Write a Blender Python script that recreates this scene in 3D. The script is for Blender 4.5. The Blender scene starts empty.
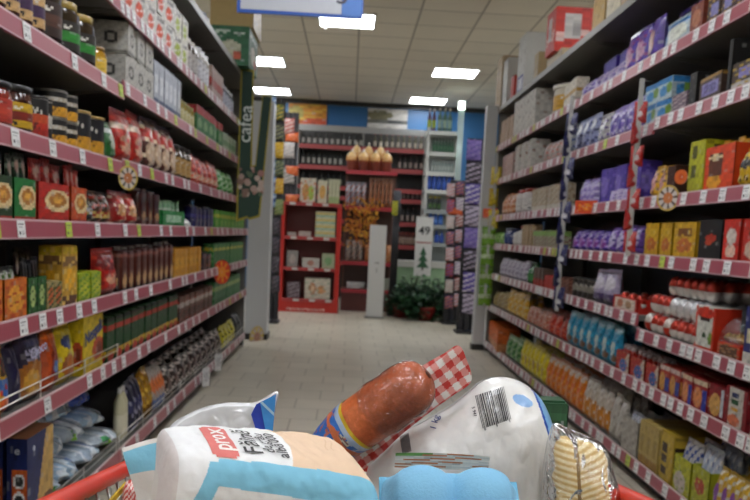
import bpy, math, random
from mathutils import Vector, Matrix, noise
random.seed(7)
SC = bpy.context.scene
COL = SC.collection
PI = math.pi
# ------------------------------------------------------------ camera model
F = 830.0
CAMZ = 1.10
ROLL = math.radians(2.8); YAW = math.radians(2.04); PITCH = math.radians(6.57)
CY = 330.0      # the picture is a crop: the optical centre sits below its middle
def ray(px, py):
    dx, dy = px-375, py-CY
    x = dx*math.cos(ROLL)+dy*math.sin(ROLL); y = -dx*math.sin(ROLL)+dy*math.cos(ROLL)
    f2 = F*math.cos(PITCH)-y*math.sin(PITCH); z = -F*math.sin(PITCH)-y*math.cos(PITCH)
    return Vector((x*math.cos(YAW)+f2*math.sin(YAW), -x*math.sin(YAW)+f2*math.cos(YAW), z))
def at(px, py, Y):                       # point seen at a pixel, at distance Y down the aisle
    d = ray(px, py); t = Y/d.y
    return Vector((d.x*t, Y, CAMZ+d.z*t))
def proj(p):
    v = Vector(p)-Vector((0, 0, CAMZ))
    x = v.x*math.cos(YAW)-v.y*math.sin(YAW); f2 = v.x*math.sin(YAW)+v.y*math.cos(YAW)
    fw = f2*math.cos(PITCH)-v.z*math.sin(PITCH); y = -(f2*math.sin(PITCH)+v.z*math.cos(PITCH))
    x, y = x/fw*F, y/fw*F
    return 375+x*math.cos(ROLL)-y*math.sin(ROLL), CY+x*math.sin(ROLL)+y*math.cos(ROLL)
def y_at(X, px, z):                      # distance at which the line (X, z) passes a pixel column
    lo, hi = 1.0, 30.0
    s = 1 if X > 0 else -1
    for _ in range(50):
        m = (lo+hi)/2
        if (proj((X, m, z))[0]-px)*s > 0: lo = m
        else: hi = m
    return lo
# ------------------------------------------------------------ colour, materials
def lin(h):
    if not isinstance(h, str): return h
    h = h.lstrip('#'); o = []
    for i in (0, 2, 4):
        c = int(h[i:i+2], 16)/255
        o.append(c/12.92 if c <= .04045 else ((c+.055)/1.055)**2.4)
    return tuple(o)
MATS = {}
def newmat(name):
    m = bpy.data.materials.new(name); m.use_nodes = True
    nt = m.node_tree; b = nt.nodes['Principled BSDF']
    MATS[name] = m
    return m, nt, b
def N(nt, t, **kw):
    n = nt.nodes.new(t)
    for k, v in kw.items():
        if k in n.inputs: n.inputs[k].default_value = v
        else: setattr(n, k, v)
    return n
def printed(name, rough, metal=0, coat=0, nscale=40, var=.12, bump=0, trans=0, alpha=1, sat=1.0):
    m, nt, b = newmat(name)
    a = N(nt, 'ShaderNodeAttribute'); a.attribute_name = 'Col'
    tc = N(nt, 'ShaderNodeTexCoord')
    no = N(nt, 'ShaderNodeTexNoise'); no.inputs['Scale'].default_value = nscale
    nt.links.new(tc.outputs['Object'], no.inputs['Vector'])
    mr = N(nt, 'ShaderNodeMapRange'); mr.inputs['To Min'].default_value = 1-var; mr.inputs['To Max'].default_value = 1+var
    nt.links.new(no.outputs['Fac'], mr.inputs['Value'])
    mx = N(nt, 'ShaderNodeMix'); mx.data_type = 'RGBA'; mx.blend_type = 'MULTIPLY'; mx.inputs['Factor'].default_value = 1
    nt.links.new(a.outputs['Color'], mx.inputs['A']); nt.links.new(mr.outputs['Result'], mx.inputs['B'])
    nt.links.new(mx.outputs['Result'], b.inputs['Base Color'])
    b.inputs['Roughness'].default_value = rough; b.inputs['Metallic'].default_value = metal
    b.inputs['Coat Weight'].default_value = coat; b.inputs['Coat Roughness'].default_value = .08
    if trans: b.inputs['Transmission Weight'].default_value = trans
    if alpha < 1: b.inputs['Alpha'].default_value = alpha
    if bump:
        bp = N(nt, 'ShaderNodeBump'); bp.inputs['Strength'].default_value = bump; bp.inputs['Distance'].default_value = .01
        n2 = N(nt, 'ShaderNodeTexNoise'); n2.inputs['Scale'].default_value = nscale*1.3; n2.inputs['Detail'].default_value = 3
        nt.links.new(tc.outputs['Object'], n2.inputs['Vector'])
        nt.links.new(n2.outputs['Fac'], bp.inputs['Height']); nt.links.new(bp.outputs['Normal'], b.inputs['Normal'])
    return m
printed('card', .5, var=.08)
printed('film', .28, coat=.3, bump=.5, nscale=28)
printed('foil', .25, metal=.55, bump=.6, nscale=30)
printed('glass', .08, coat=.6, var=.05)
printed('metal', .3, metal=.9, var=.05)
printed('enamel', .4, var=.03, nscale=8)
printed('plastic', .35, var=.05)
printed('paper', .75, var=.05, nscale=60, bump=.15)
printed('pulp', .8, var=.05, nscale=300, bump=.1)
printed('leaf', .5, var=.3, nscale=15)
printed('cloth', .9, var=.2)
printed('meat', .38, coat=.5, var=.28, nscale=70, bump=.25)
def sugarfilm():
    m = printed('polythene', .3, coat=.35, bump=.35, nscale=22, var=.03)
    m.node_tree.nodes['Principled BSDF'].inputs['Subsurface Weight'].default_value = .15
    m.node_tree.nodes['Principled BSDF'].inputs['Subsurface Radius'].default_value = (.01, .01, .01)
sugarfilm()
def clearfilm(name, fac, rough=.07, tint=(1, 1, 1, 1), bump=.6):
    m = bpy.data.materials.new(name); m.use_nodes = True; MATS[name] = m
    nt = m.node_tree; nt.nodes.clear()
    o = N(nt, 'ShaderNodeOutputMaterial'); t = N(nt, 'ShaderNodeBsdfTransparent'); t.inputs['Color'].default_value = tint
    g = N(nt, 'ShaderNodeBsdfPrincipled'); g.inputs['Roughness'].default_value = rough; g.inputs['Base Color'].default_value = (.75, .77, .8, 1)
    g.inputs['Specular IOR Level'].default_value = 1.0; g.inputs['Coat Weight'].default_value = 1; g.inputs['Coat Roughness'].default_value = .04
    mix = N(nt, 'ShaderNodeMixShader')
    fr = N(nt, 'ShaderNodeFresnel'); fr.inputs['IOR'].default_value = 1.45
    ma = N(nt, 'ShaderNodeMath'); ma.operation = 'ADD'; ma.use_clamp = True; ma.inputs[1].default_value = fac
    nz = N(nt, 'ShaderNodeTexNoise'); nz.inputs['Scale'].default_value = 45; nz.inputs['Detail'].default_value = 2
    tc = N(nt, 'ShaderNodeTexCoord'); nt.links.new(tc.outputs['Object'], nz.inputs['Vector'])
    bp = N(nt, 'ShaderNodeBump'); bp.inputs['Strength'].default_value = bump; bp.inputs['Distance'].default_value = .012
    nt.links.new(nz.outputs['Fac'], bp.inputs['Height']); nt.links.new(bp.outputs['Normal'], g.inputs['Normal'])
    nt.links.new(fr.outputs[0], ma.inputs[0]); nt.links.new(ma.outputs[0], mix.inputs[0])
    nt.links.new(t.outputs[0], mix.inputs[1]); nt.links.new(g.outputs[0], mix.inputs[2]); nt.links.new(mix.outputs[0], o.inputs[0])
def glossfilm(name, base, rough):
    m = bpy.data.materials.new(name); m.use_nodes = True; MATS[name] = m
    nt = m.node_tree; nt.nodes.clear()
    o = N(nt, 'ShaderNodeOutputMaterial'); t = N(nt, 'ShaderNodeBsdfTransparent'); g = N(nt, 'ShaderNodeBsdfGlossy'); g.inputs['Roughness'].default_value = rough
    tc = N(nt, 'ShaderNodeTexCoord'); nz = N(nt, 'ShaderNodeTexNoise'); nz.inputs['Scale'].default_value = 55; nz.inputs['Detail'].default_value = 3; nz.inputs['Distortion'].default_value = 1.5
    nt.links.new(tc.outputs['Object'], nz.inputs['Vector'])
    bp = N(nt, 'ShaderNodeBump'); bp.inputs['Strength'].default_value = .8; bp.inputs['Distance'].default_value = .012
    nt.links.new(nz.outputs['Fac'], bp.inputs['Height']); nt.links.new(bp.outputs['Normal'], g.inputs['Normal'])
    fr = N(nt, 'ShaderNodeFresnel'); fr.inputs['IOR'].default_value = 1.35
    ma = N(nt, 'ShaderNodeMath'); ma.operation = 'ADD'; ma.use_clamp = True; ma.inputs[1].default_value = base; nt.links.new(fr.outputs[0], ma.inputs[0])
    mix = N(nt, 'ShaderNodeMixShader'); nt.links.new(ma.outputs[0], mix.inputs[0]); nt.links.new(t.outputs[0], mix.inputs[1]); nt.links.new(g.outputs[0], mix.inputs[2]); nt.links.new(mix.outputs[0], o.inputs[0])
glossfilm('clear_film', .1, .2)
glossfilm('wrap_film', .03, .08)
clearfilm('milky_film', .45, .2)
clearfilm('green_glass', .35, .1, (.7, .95, .85, 1), 0)
def emit(name, col, s):
    m, nt, b = newmat(name)
    b.inputs['Base Color'].default_value = (*lin(col), 1)
    b.inputs['Emission Color'].default_value = (*lin(col), 1); b.inputs['Emission Strength'].default_value = s
emit('lamp_panel', 'f6f9ff', 13.0)
emit('lamp_tube', 'f4fff4', 3.0)
def brickmat(name, c1, c2, mortar, size, h, offset, ms, rough, var=.15):
    m, nt, b = newmat(name)
    tc = N(nt, 'ShaderNodeTexCoord')
    br = N(nt, 'ShaderNodeTexBrick'); br.offset = offset; br.squash = 1
    br.inputs['Scale'].default_value = 1; br.inputs['Brick Width'].default_value = size; br.inputs['Row Height'].default_value = h
    br.inputs['Mortar Size'].default_value = ms; br.inputs['Mortar Smooth'].default_value = .3
    br.inputs['Color1'].default_value = (*lin(c1), 1); br.inputs['Color2'].default_value = (*lin(c2), 1); br.inputs['Mortar'].default_value = (*lin(mortar), 1)
    nt.links.new(tc.outputs['Object'], br.inputs['Vector'])
    no = N(nt, 'ShaderNodeTexNoise'); no.inputs['Scale'].default_value = 3; no.inputs['Detail'].default_value = 5
    nt.links.new(tc.outputs['Object'], no.inputs['Vector'])
    mr = N(nt, 'ShaderNodeMapRange'); mr.inputs['To Min'].default_value = 1-var; mr.inputs['To Max'].default_value = 1+var
    nt.links.new(no.outputs['Fac'], mr.inputs['Value'])
    mx = N(nt, 'ShaderNodeMix'); mx.data_type = 'RGBA'; mx.blend_type = 'MULTIPLY'; mx.inputs['Factor'].default_value = 1
    nt.links.new(br.outputs['Color'], mx.inputs['A']); nt.links.new(mr.outputs['Result'], mx.inputs['B'])
    nt.links.new(mx.outputs['Result'], b.inputs['Base Color'])
    b.inputs['Roughness'].default_value = rough
    return m
brickmat('floor_tiles', 'c6bfae', 'bdb6a5', '9c9585', .30, .30, .5, .006, .33)
brickmat('ceiling_tiles', 'e6dfcf', 'dfd8c8', 'a69f91', .60, .60, 0, .012, .9, .05)
# ------------------------------------------------------------ mesh builder
class MB:
    def __init__(s): s.v = []; s.f = []; s.c = []; s.m = []; s.sm = []
    def face(s, idx, col, mat='card', smooth=False):
        s.f.append(idx); s.c.append(lin(col)); s.m.append(mat); s.sm.append(smooth)
    def poly(s, pts, col, mat='card'):
        b = len(s.v); s.v += [tuple(p) for p in pts]; s.face(tuple(range(b, b+len(pts))), col, mat)
    def grid(s, fn, nu, nv, colfn, mat='card', smooth=True, flip=False):
        b = len(s.v)
        for j in range(nv+1):
            for i in range(nu+1): s.v.append(tuple(fn(i/nu, j/nv)))
        for j in range(nv):
            for i in range(nu):
                a = b+j*(nu+1)+i; q = (a, a+1, a+nu+2, a+nu+1)
                if flip: q = q[::-1]
                c = colfn((i+.5)/nu, (j+.5)/nv) if callable(colfn) else colfn
                s.face(q, c, mat, smooth)
    def box(s, x0, x1, y0, y1, z0, z1, col, mat='card', front=None, side=None, top=None, bev=0, res=(10, 12)):
        # front = +X face design
        fl = lambda c: (lambda u, v: c) if not callable(c) else c
        def g(fn, c):
            if callable(c): s.grid(fn, res[0], res[1], c, mat, False)
            else: s.grid(fn, 1, 1, c, mat, False)
        side = side or col; top = top or col
        g(lambda u, v: (x1, y0+(y1-y0)*u, z0+(z1-z0)*v), front or col)
        g(lambda u, v: (x0, y1-(y1-y0)*u, z0+(z1-z0)*v), col)
        g(lambda u, v: (x0+(x1-x0)*u, y0, z0+(z1-z0)*v), side)
        g(lambda u, v: (x1-(x1-x0)*u, y1, z0+(z1-z0)*v), side)
        g(lambda u, v: (x0+(x1-x0)*u, y0+(y1-y0)*v, z1), top)
        g(lambda u, v: (x0+(x1-x0)*u, y1-(y1-y0)*v, z0), col)
    def lathe(s, prof, n=16, mat='glass', cx=0, cy=0, cap=True):
        # prof: list of (r, z, col)
        b = len(s.v)
        for r, z, c in prof:
            for k in range(n):
                a = 2*PI*k/n; s.v.append((cx+r*math.cos(a), cy+r*math.sin(a), z))
        for j in range(len(prof)-1):
            for k in range(n):
                a = b+j*n+k; d = b+j*n+(k+1) % n
                s.face((a, d, d+n, a+n), prof[j][2], mat, True)
        if cap:
            s.face(tuple(b+k for k in range(n))[::-1], prof[0][2], mat)
            t = b+(len(prof)-1)*n; s.face(tuple(t+k for k in range(n)), prof[-1][2], mat)
    def tube(s, pts, r, col, mat='metal', n=8, closed=False):
        P = [Vector(p) for p in pts]; b = len(s.v); m = len(P)
        up = Vector((0, 0, 1))
        for i, p in enumerate(P):
            if closed: t = P[(i+1) % m]-P[i-1]
            else: t = P[min(i+1, m-1)]-P[max(i-1, 0)]
            t.normalize()
            u = t.cross(up)
            if u.length < .05: u = t.cross(Vector((1, 0, 0)))
            u.normalize(); w = u.cross(t)
            for k in range(n):
                a = 2*PI*k/n; q = p+u*math.cos(a)*r+w*math.sin(a)*r; s.v.append(tuple(q))
        for i in range(m if closed else m-1):
            for k in range(n):
                a = b+i*n+k; d = b+i*n+(k+1) % n; e = b+((i+1) % m)*n+k; g = b+((i+1) % m)*n+(k+1) % n
                s.face((a, d, g, e), col, mat, True)
        if not closed:
            s.face(tuple(b+k for k in range(n))[::-1], col, mat); t = b+(m-1)*n; s.face(tuple(t+k for k in range(n)), col, mat)
    def add(s, o, M=None):
        b = len(s.v); s.v += [tuple(M @ Vector(p)) if M else p for p in o.v]
        s.f += [tuple(i+b for i in f) for f in o.f]; s.c += o.c; s.m += o.m; s.sm += o.sm
    def build(s, name, parent=None, weld=False):
        me = bpy.data.meshes.new(name); me.from_pydata(s.v, [], s.f)
        names = []
        for m in s.m:
            if m not in names: names.append(m)
        for m in names: me.materials.append(MATS[m])
        at_ = me.color_attributes.new('Col', 'FLOAT_COLOR', 'CORNER')
        data = []
        for p, c, m, sm in zip(me.polygons, s.c, s.m, s.sm):
            p.material_index = names.index(m); p.use_smooth = sm
            data += [c[0], c[1], c[2], 1.0]*p.loop_total
        at_.data.foreach_set('color', data)
        me.update()
        o = bpy.data.objects.new(name, me); COL.objects.link(o)
        if parent is not None: o.parent = parent
        return o
def tag(o, label=None, cat=None, group=None, kind=None):
    if label: o['label'] = label
    if cat: o['category'] = cat
    if group: o['group'] = group
    if kind: o['kind'] = kind
    return o
def empty(name, loc=(0, 0, 0), rz=0):
    o = bpy.data.objects.new(name, None); COL.objects.link(o); o.location = loc; o.rotation_euler = (0, 0, rz); o.empty_display_size = .05
    return o
def copy_tree(o, parent=None):
    c = o.copy(); COL.objects.link(c)
    if parent is not None: c.parent = parent
    for ch in list(o.children): copy_tree(ch, c)
    return c
def struct(o): o['kind'] = 'structure'; return o
# ------------------------------------------------------------ printed designs
def design(bg, *items, seed=0):
    bg = lin(bg)
    its = [tuple(lin(x) if isinstance(x, str) and len(x) == 6 and k > 0 else x for k, x in enumerate(it)) for it in items]
    hs = (int(bg[0]*999)*7+int(bg[2]*999)*3+len(its)*5+seed) % 97
    def fn(u, v):
        c = pick(u, v)
        k = (int(u*9.99)*37+int(v*12.99)*91+hs*13) % 23
        if k == 5 and .1 < v < .93: return tuple(min(.7, x*.6+.18) for x in c)
        if k == 11: return tuple(x*.68 for x in c)
        f_ = .86+.28*((k*7) % 23)/22
        return tuple(x*f_ for x in c)
    def pick(u, v):
        c = bg
        for it in its:
            k = it[0]
            if k == 'b' and it[1] <= v <= it[2]: c = it[3]
            elif k == 'e' and ((u-it[1])/it[3])**2+((v-it[2])/it[4])**2 < 1: c = it[5]
            elif k == 'r' and it[1] <= u <= it[2] and it[3] <= v <= it[4]: c = it[5]
            elif k == 'd' and (u-it[1])*it[3]+(v-it[2])*it[4] > 0: c = it[5]
            elif k == 't' and it[1] <= u <= it[2] and it[3] <= v <= it[4]:
                if (int(u*23)*7+int(v*29)*13+seed) % 5 < 3: c = it[5]
            elif k == 'n' and (int(u*11)*31+int(v*13)*17+seed*7) % 10 < it[1]: c = it[2]
        return c
    return fn
# ------------------------------------------------------------ product shapes: front on +X at x = 0, base z = 0
# every maker returns a list of (part name, MB); the first is the body
def carton(w, h, d, ds, body, top=None, side=None, flaps=False, name='carton'):
    m = MB(); e = .0015
    m.box(-d, 0, -w/2, w/2, 0, h, body, side=side or body, top=top or body)
    p = MB(); p.grid(lambda u, v: (e, -w/2*.985+w*.985*u, h*.01+h*.98*v), 18, 24, ds, 'card', False)
    if side is None:
        p.grid(lambda u, v: (-d*.98+d*.96*u, -w/2-e, h*.01+h*.98*v), 10, 20, ds, 'card', False)
        p.grid(lambda u, v: (-d*.98+d*.96*(1-u), w/2+e, h*.01+h*.98*v), 5, 14, ds, 'card', False)
    t = MB(); t.box(-d*.9, -d*.1, -w*.42, w*.42, h, h+.0025, top or body)
    return [(name, m), ('printed_panel', p), ('lid_flap', t)]
def brickpack(w, h, d, ds, body, name='coffee_pack'):
    m = MB(); r = .12
    def S(u, v):
        a = 2*PI*u; n = 5; ca, sa = math.cos(a), math.sin(a)
        q = (abs(ca)**n+abs(sa)**n)**(-1/n)
        k = 1-.05*math.sin(v*9+u*20)*.3
        k *= 1 if v < .95 else .95
        return (-d/2+d/2*q*ca*k, w/2*q*sa*k, h*.92*v)
    def cf(u, v):
        a = (u+.125) % 1*4; return ds(a % 1, v)
    m.grid(S, 24, 12, cf, 'film')
    m.poly([(0, -w/2, h*.915), (0, w/2, h*.915), (-d, w/2, h*.915), (-d, -w/2, h*.915)], body, 'film')
    m.poly([(0, -w/2, .001), (-d, -w/2, .001), (-d, w/2, .001), (0, w/2, .001)], body, 'film')
    t = MB(); t.box(-d*.5-.006, -d*.5+.006, -w*.48, w*.48, h*.91, h, body, 'film')
    t.box(-d*.5-.009, -d*.5+.009, -w*.3, w*.3, h*.97, h*.985, 'd8d0b0', 'metal')
    return [(name, m), ('folded_top', t)]
def pouch(w, h, d, ds, body, mat='film', name='pouch', seed=0):
    m = MB()
    def th(u, v):
        a = max(0, 1-abs(2*u-1)**2.6)**.6
        b = min(1, .35+v*4.5) if v < .145 else max(0, 1-((v-.145)/.78)**2.2)**.55 if v < .925 else 0
        return d/2*a*b+.0015
    def S(sg):
        def f(u, v):
            wob = noise.noise(Vector((u*4+seed, v*5, sg*3)))*.07*d
            ww = w/2*(1-.05*math.sin(v*PI))
            return (-d/2+sg*(th(u, v)+wob*(1 if .05 < v < .9 and .05 < u < .95 else 0)), (2*u-1)*ww, h*v)
        return f
    m.grid(S(1), 18, 26, ds, mat)
    m.grid(S(-1), 8, 10, body, mat, flip=True)
    b = .0016
    m.poly([(-d/2+b, -w/2*.9, 0.0005), (-d/2+b+.3*d/2, 0, 0.0005), (-d/2+b, w/2*.9, 0.0005), (-d/2-b-.3*d/2, 0, .0005)], body, mat)
    t = MB()
    for i in range(8):
        y0 = -w/2*.98+w*.98*i/8; t.box(-d/2-.002-.001*(i % 2), -d/2+.002+.001*(i % 2), y0, y0+w*.98/8, h*.93, h, ds(.5, .97) if callable(ds) else body, mat)
    return [(name, m), ('top_seal', t)]
def jar(w, h, d, cont, label, lid, lab2=None, name='glass_jar', mat='glass', sh=.78, neck=.8):
    r = w/2; cx = -max(r, d/2)
    m = MB(); m.lathe([(r*.9, 0, cont), (r, h*.03, cont), (r, h*sh, cont), (r*neck, h*(sh+.09), cont), (r*neck, h*.9, cont)], 18, mat, cx)
    dl = design(label, ('b', .3, .62, lab2 or label), ('e', .5, .45, .32, .22, lab2 or label), ('t', .15, .85, .7, .84, 'd8d4cc'), ('t', .2, .8, .08, .2, '2a2622'), ('e', .5, .42, .16, .1, 'c8c0b0'))
    l = MB(); l.grid(lambda u, v: (cx+r*1.012*math.cos(2*PI*u-PI), r*1.012*math.sin(2*PI*u-PI), h*(.14+.5*v)), 48, 14, lambda u, v: dl(u*2 % 1, v), 'card')
    t = MB(); t.lathe([(r*neck*1.05, h*.86, lid), (r*neck*1.08, h*.87, lid), (r*neck*1.08, h*.99, lid), (r*neck*1.0, h, lid)], 18, 'plastic', cx)
    return [(name, m), ('label_band', l), ('jar_lid', t)]
def tin(w, h, d, cols, lid, name='tin', rim='b8b4ac'):
    r = w/2; cx = -max(r, d/2)
    m = MB(); m.lathe([(r*.97, 0, rim), (r, h*.02, rim), (r, h*.97, rim), (r*.95, h*.975, rim)], 20, 'metal', cx)
    l = MB(); k = len(cols); pr = []
    for i, c in enumerate(cols):
        pr += [(r*1.01, h*(.05+.87*i/k), c), (r*1.01, h*(.05+.87*(i+1)/k)-.0005, c)]
    def tc_(u, v):
        c = lin(cols[min(k-1, int(v*k))]); q = u*2 % 1; h_ = (int(q*20)*7+int(v*18)*13) % 11
        if .62 < v < .76 and .15 < q < .85 and h_ < 6: return (.6, .58, .54)
        if ((q-.5)/.3)**2+((v-.3)/.16)**2 < 1 and h_ < 5: return tuple(x*.4 for x in c)
        return tuple(min(.8, x*(.85+.03*h_)) for x in c)
    l.grid(lambda u, v: (cx+r*1.01*math.cos(2*PI*u-PI), r*1.01*math.sin(2*PI*u-PI), h*(.05+.87*v)), 48, 18, tc_, 'card')
    t = MB(); t.lathe([(r*1.02, h*.94, lid), (r*1.02, h*.995, lid), (r*.9, h, lid)], 20, 'plastic', cx)
    return [(name, m), ('label_band', l), ('tin_lid', t)]
def bottle(w, h, d, body, label, cap, name='bottle', mat='glass', sh=.6, neck=.36):
    r = w/2; cx = -max(r, d/2)
    m = MB(); m.lathe([(r*.92, 0, body), (r, h*.03, body), (r, h*sh, body), (r*neck*1.5, h*(sh+.13), body), (r*neck, h*(sh+.2), body), (r*neck, h*.92, body)], 14, mat, cx)
    l = MB(); l.lathe([(r*1.015, h*.15, label), (r*1.015, h*.48, label)], 14, 'card', cx, cap=False)
    t = MB(); t.lathe([(r*neck*1.15, h*.88, cap), (r*neck*1.15, h, cap)], 12, 'plastic', cx)
    return [(name, m), ('label_band', l), ('bottle_cap', t)]
def tray(w, h, d, ds, body, name='display_tray', back=.0):
    # open topped card tray, low front, raised back
    m = MB(); t = .004; hb = max(h, back)
    m.box(-d, 0, -w/2, w/2, 0, t, body)
    m.box(-d, -d+t, -w/2, w/2, t, hb, body)
    for sg in (-1, 1):
        y = sg*(w/2-t/2)
        b = len(m.v)
        for yy in (y-t/2, y+t/2): m.v += [(0, yy, t), (0, yy, h), (-d+t, yy, hb), (-d+t, yy, t)]
        for q in ((3, 2, 1, 0), (4, 5, 6, 7), (0, 1, 5, 4), (1, 2, 6, 5), (2, 3, 7, 6), (3, 0, 4, 7)): m.face(tuple(b+i for i in q), body)
    m.box(-t, 0, -w/2, w/2, t, h, body)
    p = MB(); p.grid(lambda u, v: (.001, -w/2+w*u, h*v), 26, 18, ds, 'card', False)
    return [(name, m), ('printed_panel', p)]
def eggtoy(w, h, d, c1, c2, name='wrapped_egg'):
    m = MB(); n = 14; pr = []
    for i in range(11):
        t = i/10; a = t*PI; r = math.sin(a)**.9*w/2*(1-.12*(t-.5)); z = h*(1-math.cos(a))/2
        pr.append((max(r, .0008), z, c1 if t < .45 or t > .8 else c2))
    m.lathe(pr, n, 'foil', -w/2)
    return [(name, m)]
def make(parts, split=True):
    if not split:
        m = MB()
        for _, p in parts: m.add(p)
        return m.build(parts[0][0])
    root = parts[0][1].build(parts[0][0])
    for nm, p in parts[1:]: p.build(nm, root)
    return root
# ------------------------------------------------------------ room
XL, XR = -.95, 1.38
YW, ZC = 14.4, 3.3
def slab(name, x0, x1, y0, y1, z0, z1, col, mat):
    m = MB(); m.box(x0, x1, y0, y1, z0, z1, col, mat); return struct(m.build(name))
slab('floor', -7, 7, -4, YW+.1, -.1, 0, 'ffffff', 'floor_tiles')
slab('ceiling', -7, 7, -4, YW+.1, ZC, ZC+.1, 'ffffff', 'ceiling_tiles')
slab('wall_back', -7, 7, YW, YW+.1, 0, ZC, '2a6496', 'enamel')
slab('wall_left', -7.1, -7, -4, YW, 0, ZC, 'b9b4a8', 'enamel')
slab('wall_right', 7, 7.1, -4, YW, 0, ZC, 'b9b4a8', 'enamel')
slab('wall_front', -7, 7, -4.1, -4, 0, ZC, 'b9b4a8', 'enamel')
slab('trim_1', -7, 7, YW-.05, YW, ZC-.07, ZC, '2a2826', 'enamel')
slab('baseboard_back', -7, 7, YW-.02, YW, 0, .1, '8a867c', 'enamel')
# ceiling lamps
def lamp_proto():
    r = empty('ceiling_light'); f = MB(); e = .3
    for a, b, c, d in ((-e, e, -e, -e+.02), (-e, e, e-.02, e), (-e, -e+.02, -e+.02, e-.02), (e-.02, e, -e+.02, e-.02)):
        f.box(a, b, c, d, -.02, 0, 'd8d4ca', 'enamel')
    f.build('lamp_frame', r)
    p = MB(); p.box(-e+.02, e-.02, -e+.02, e-.02, -.012, -.002, 'ffffff', 'lamp_panel'); p.build('diffuser', r)
    return r
lp = None
lamps = []
vis = [((347, 19), 'square ceiling light partly hidden behind the hanging aisle sign'),
       ((262, 60), 'left square ceiling light above the cardboard box'), ((272, 90), 'farthest left square ceiling light above the grey column'),
       ((455, 72), 'square ceiling light near the centre of the ceiling'), ((428, 100), 'farthest right square ceiling light above the back wall')]
for (px, py), lab in vis:
    d = ray(px, py); t = (ZC-CAMZ)/d.z; lamps.append((d.x*t, d.y*t, lab))
for x in (-4.8, -2.4, 0, 2.4, 4.8):
    for y in (-2.4, -.6, 1.2, 3.0, 4.8, 8.6, 11, 13.4):
        if all((x-a)**2+(y-b)**2 > 1.4**2 for a, b, _ in lamps) and not (abs(x) < 2 and y > 5):
            lamps.append((x, y, None))
for x, y, lab in lamps:
    if lp is None: lp = o = lamp_proto()
    else: o = copy_tree(lp)
    o.location = (x, y, ZC-.001)
    side = 'left' if x < 0 else 'right'
    tag(o, lab or 'square ceiling light outside the picture, %.1f m %s, %.1f m along' % (abs(x), side, y+2.4), 'ceiling light', 'square ceiling lights')
sp = MB(); p = ray(325, 29); t = (ZC-.06-CAMZ)/p.z
sp.lathe([(.012, -.07, 'c8c4bc'), (.03, -.06, '8a867e'), (.012, -.04, 'c8c4bc'), (.012, -.01, 'c8c4bc'), (.04, -.006, 'd8d4cc'), (.04, 0, 'd8d4cc')], 12, 'metal')
o = sp.build('sprinkler_head'); o.location = (p.x*t, p.y*t, ZC); tag(o, 'small sprinkler head hanging from the ceiling under the sign light', 'sprinkler')
# ------------------------------------------------------------ shelving
JL = [.84, 2.17, 3.5, 4.83, 6.16, 7.8]
JR = [1.21, 2.54, 3.87, 5.2, 6.53, 8.15]
LEV = {'L': [.13, .535, .81, 1.095, 1.36, 1.675, 1.98, 2.38], 'R': [.116, .485, .787, 1.07, 1.337, 1.68, 2.0, 2.366]}
NEAR = {'L': {4: 1.348, 5: 1.652}, 'R': {2: .722, 5: 1.694}}
def level(side, k, Y):
    lim = 3.5 if side == 'L' else 3.87
    if Y < lim and k in NEAR[side]: return NEAR[side][k]
    return LEV[side][k]
LN = ['bottom', 'second', 'third', 'fourth', 'fifth', 'sixth', 'seventh', 'top']
SN = {'L': 'left', 'R': 'right'}
ORD = ['nearest', 'second nearest', 'third nearest', 'fourth nearest', 'fifth nearest', 'sixth nearest', 'seventh nearest', 'eighth nearest', 'ninth nearest', 'tenth nearest', 'eleventh nearest', 'twelfth nearest']
DEP = .5
rail_cache = {}
TAGP = []
def tag_proto(kind):
    m = MB(); w, h = .056, .05
    m.box(0, .0015, -w/2, w/2, -h/2, h/2, {'w': 'e4e4e4', 'g': 'b9cf4a', 'l': 'dcd8e0'}[kind])
    e = .0019; bar = '55555c'
    def q(y0, y1, z0, z1, c): m.poly([(e, y0, z0), (e, y1, z0), (e, y1, z1), (e, y0, z1)], c)
    q(-.022, .018, .012, .015, bar); q(-.022, .008, .004, .006, '88888e')
    for i in range(5): q(.002+i*.0038, .0032+i*.0038, -.018, -.006, '77777c')
    q(-.02, -.008, -.016, -.007, '3a3a40')
    return m
PRINTTAG = {k: tag_proto(k) for k in 'wgl'}
tag_first = {}
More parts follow.
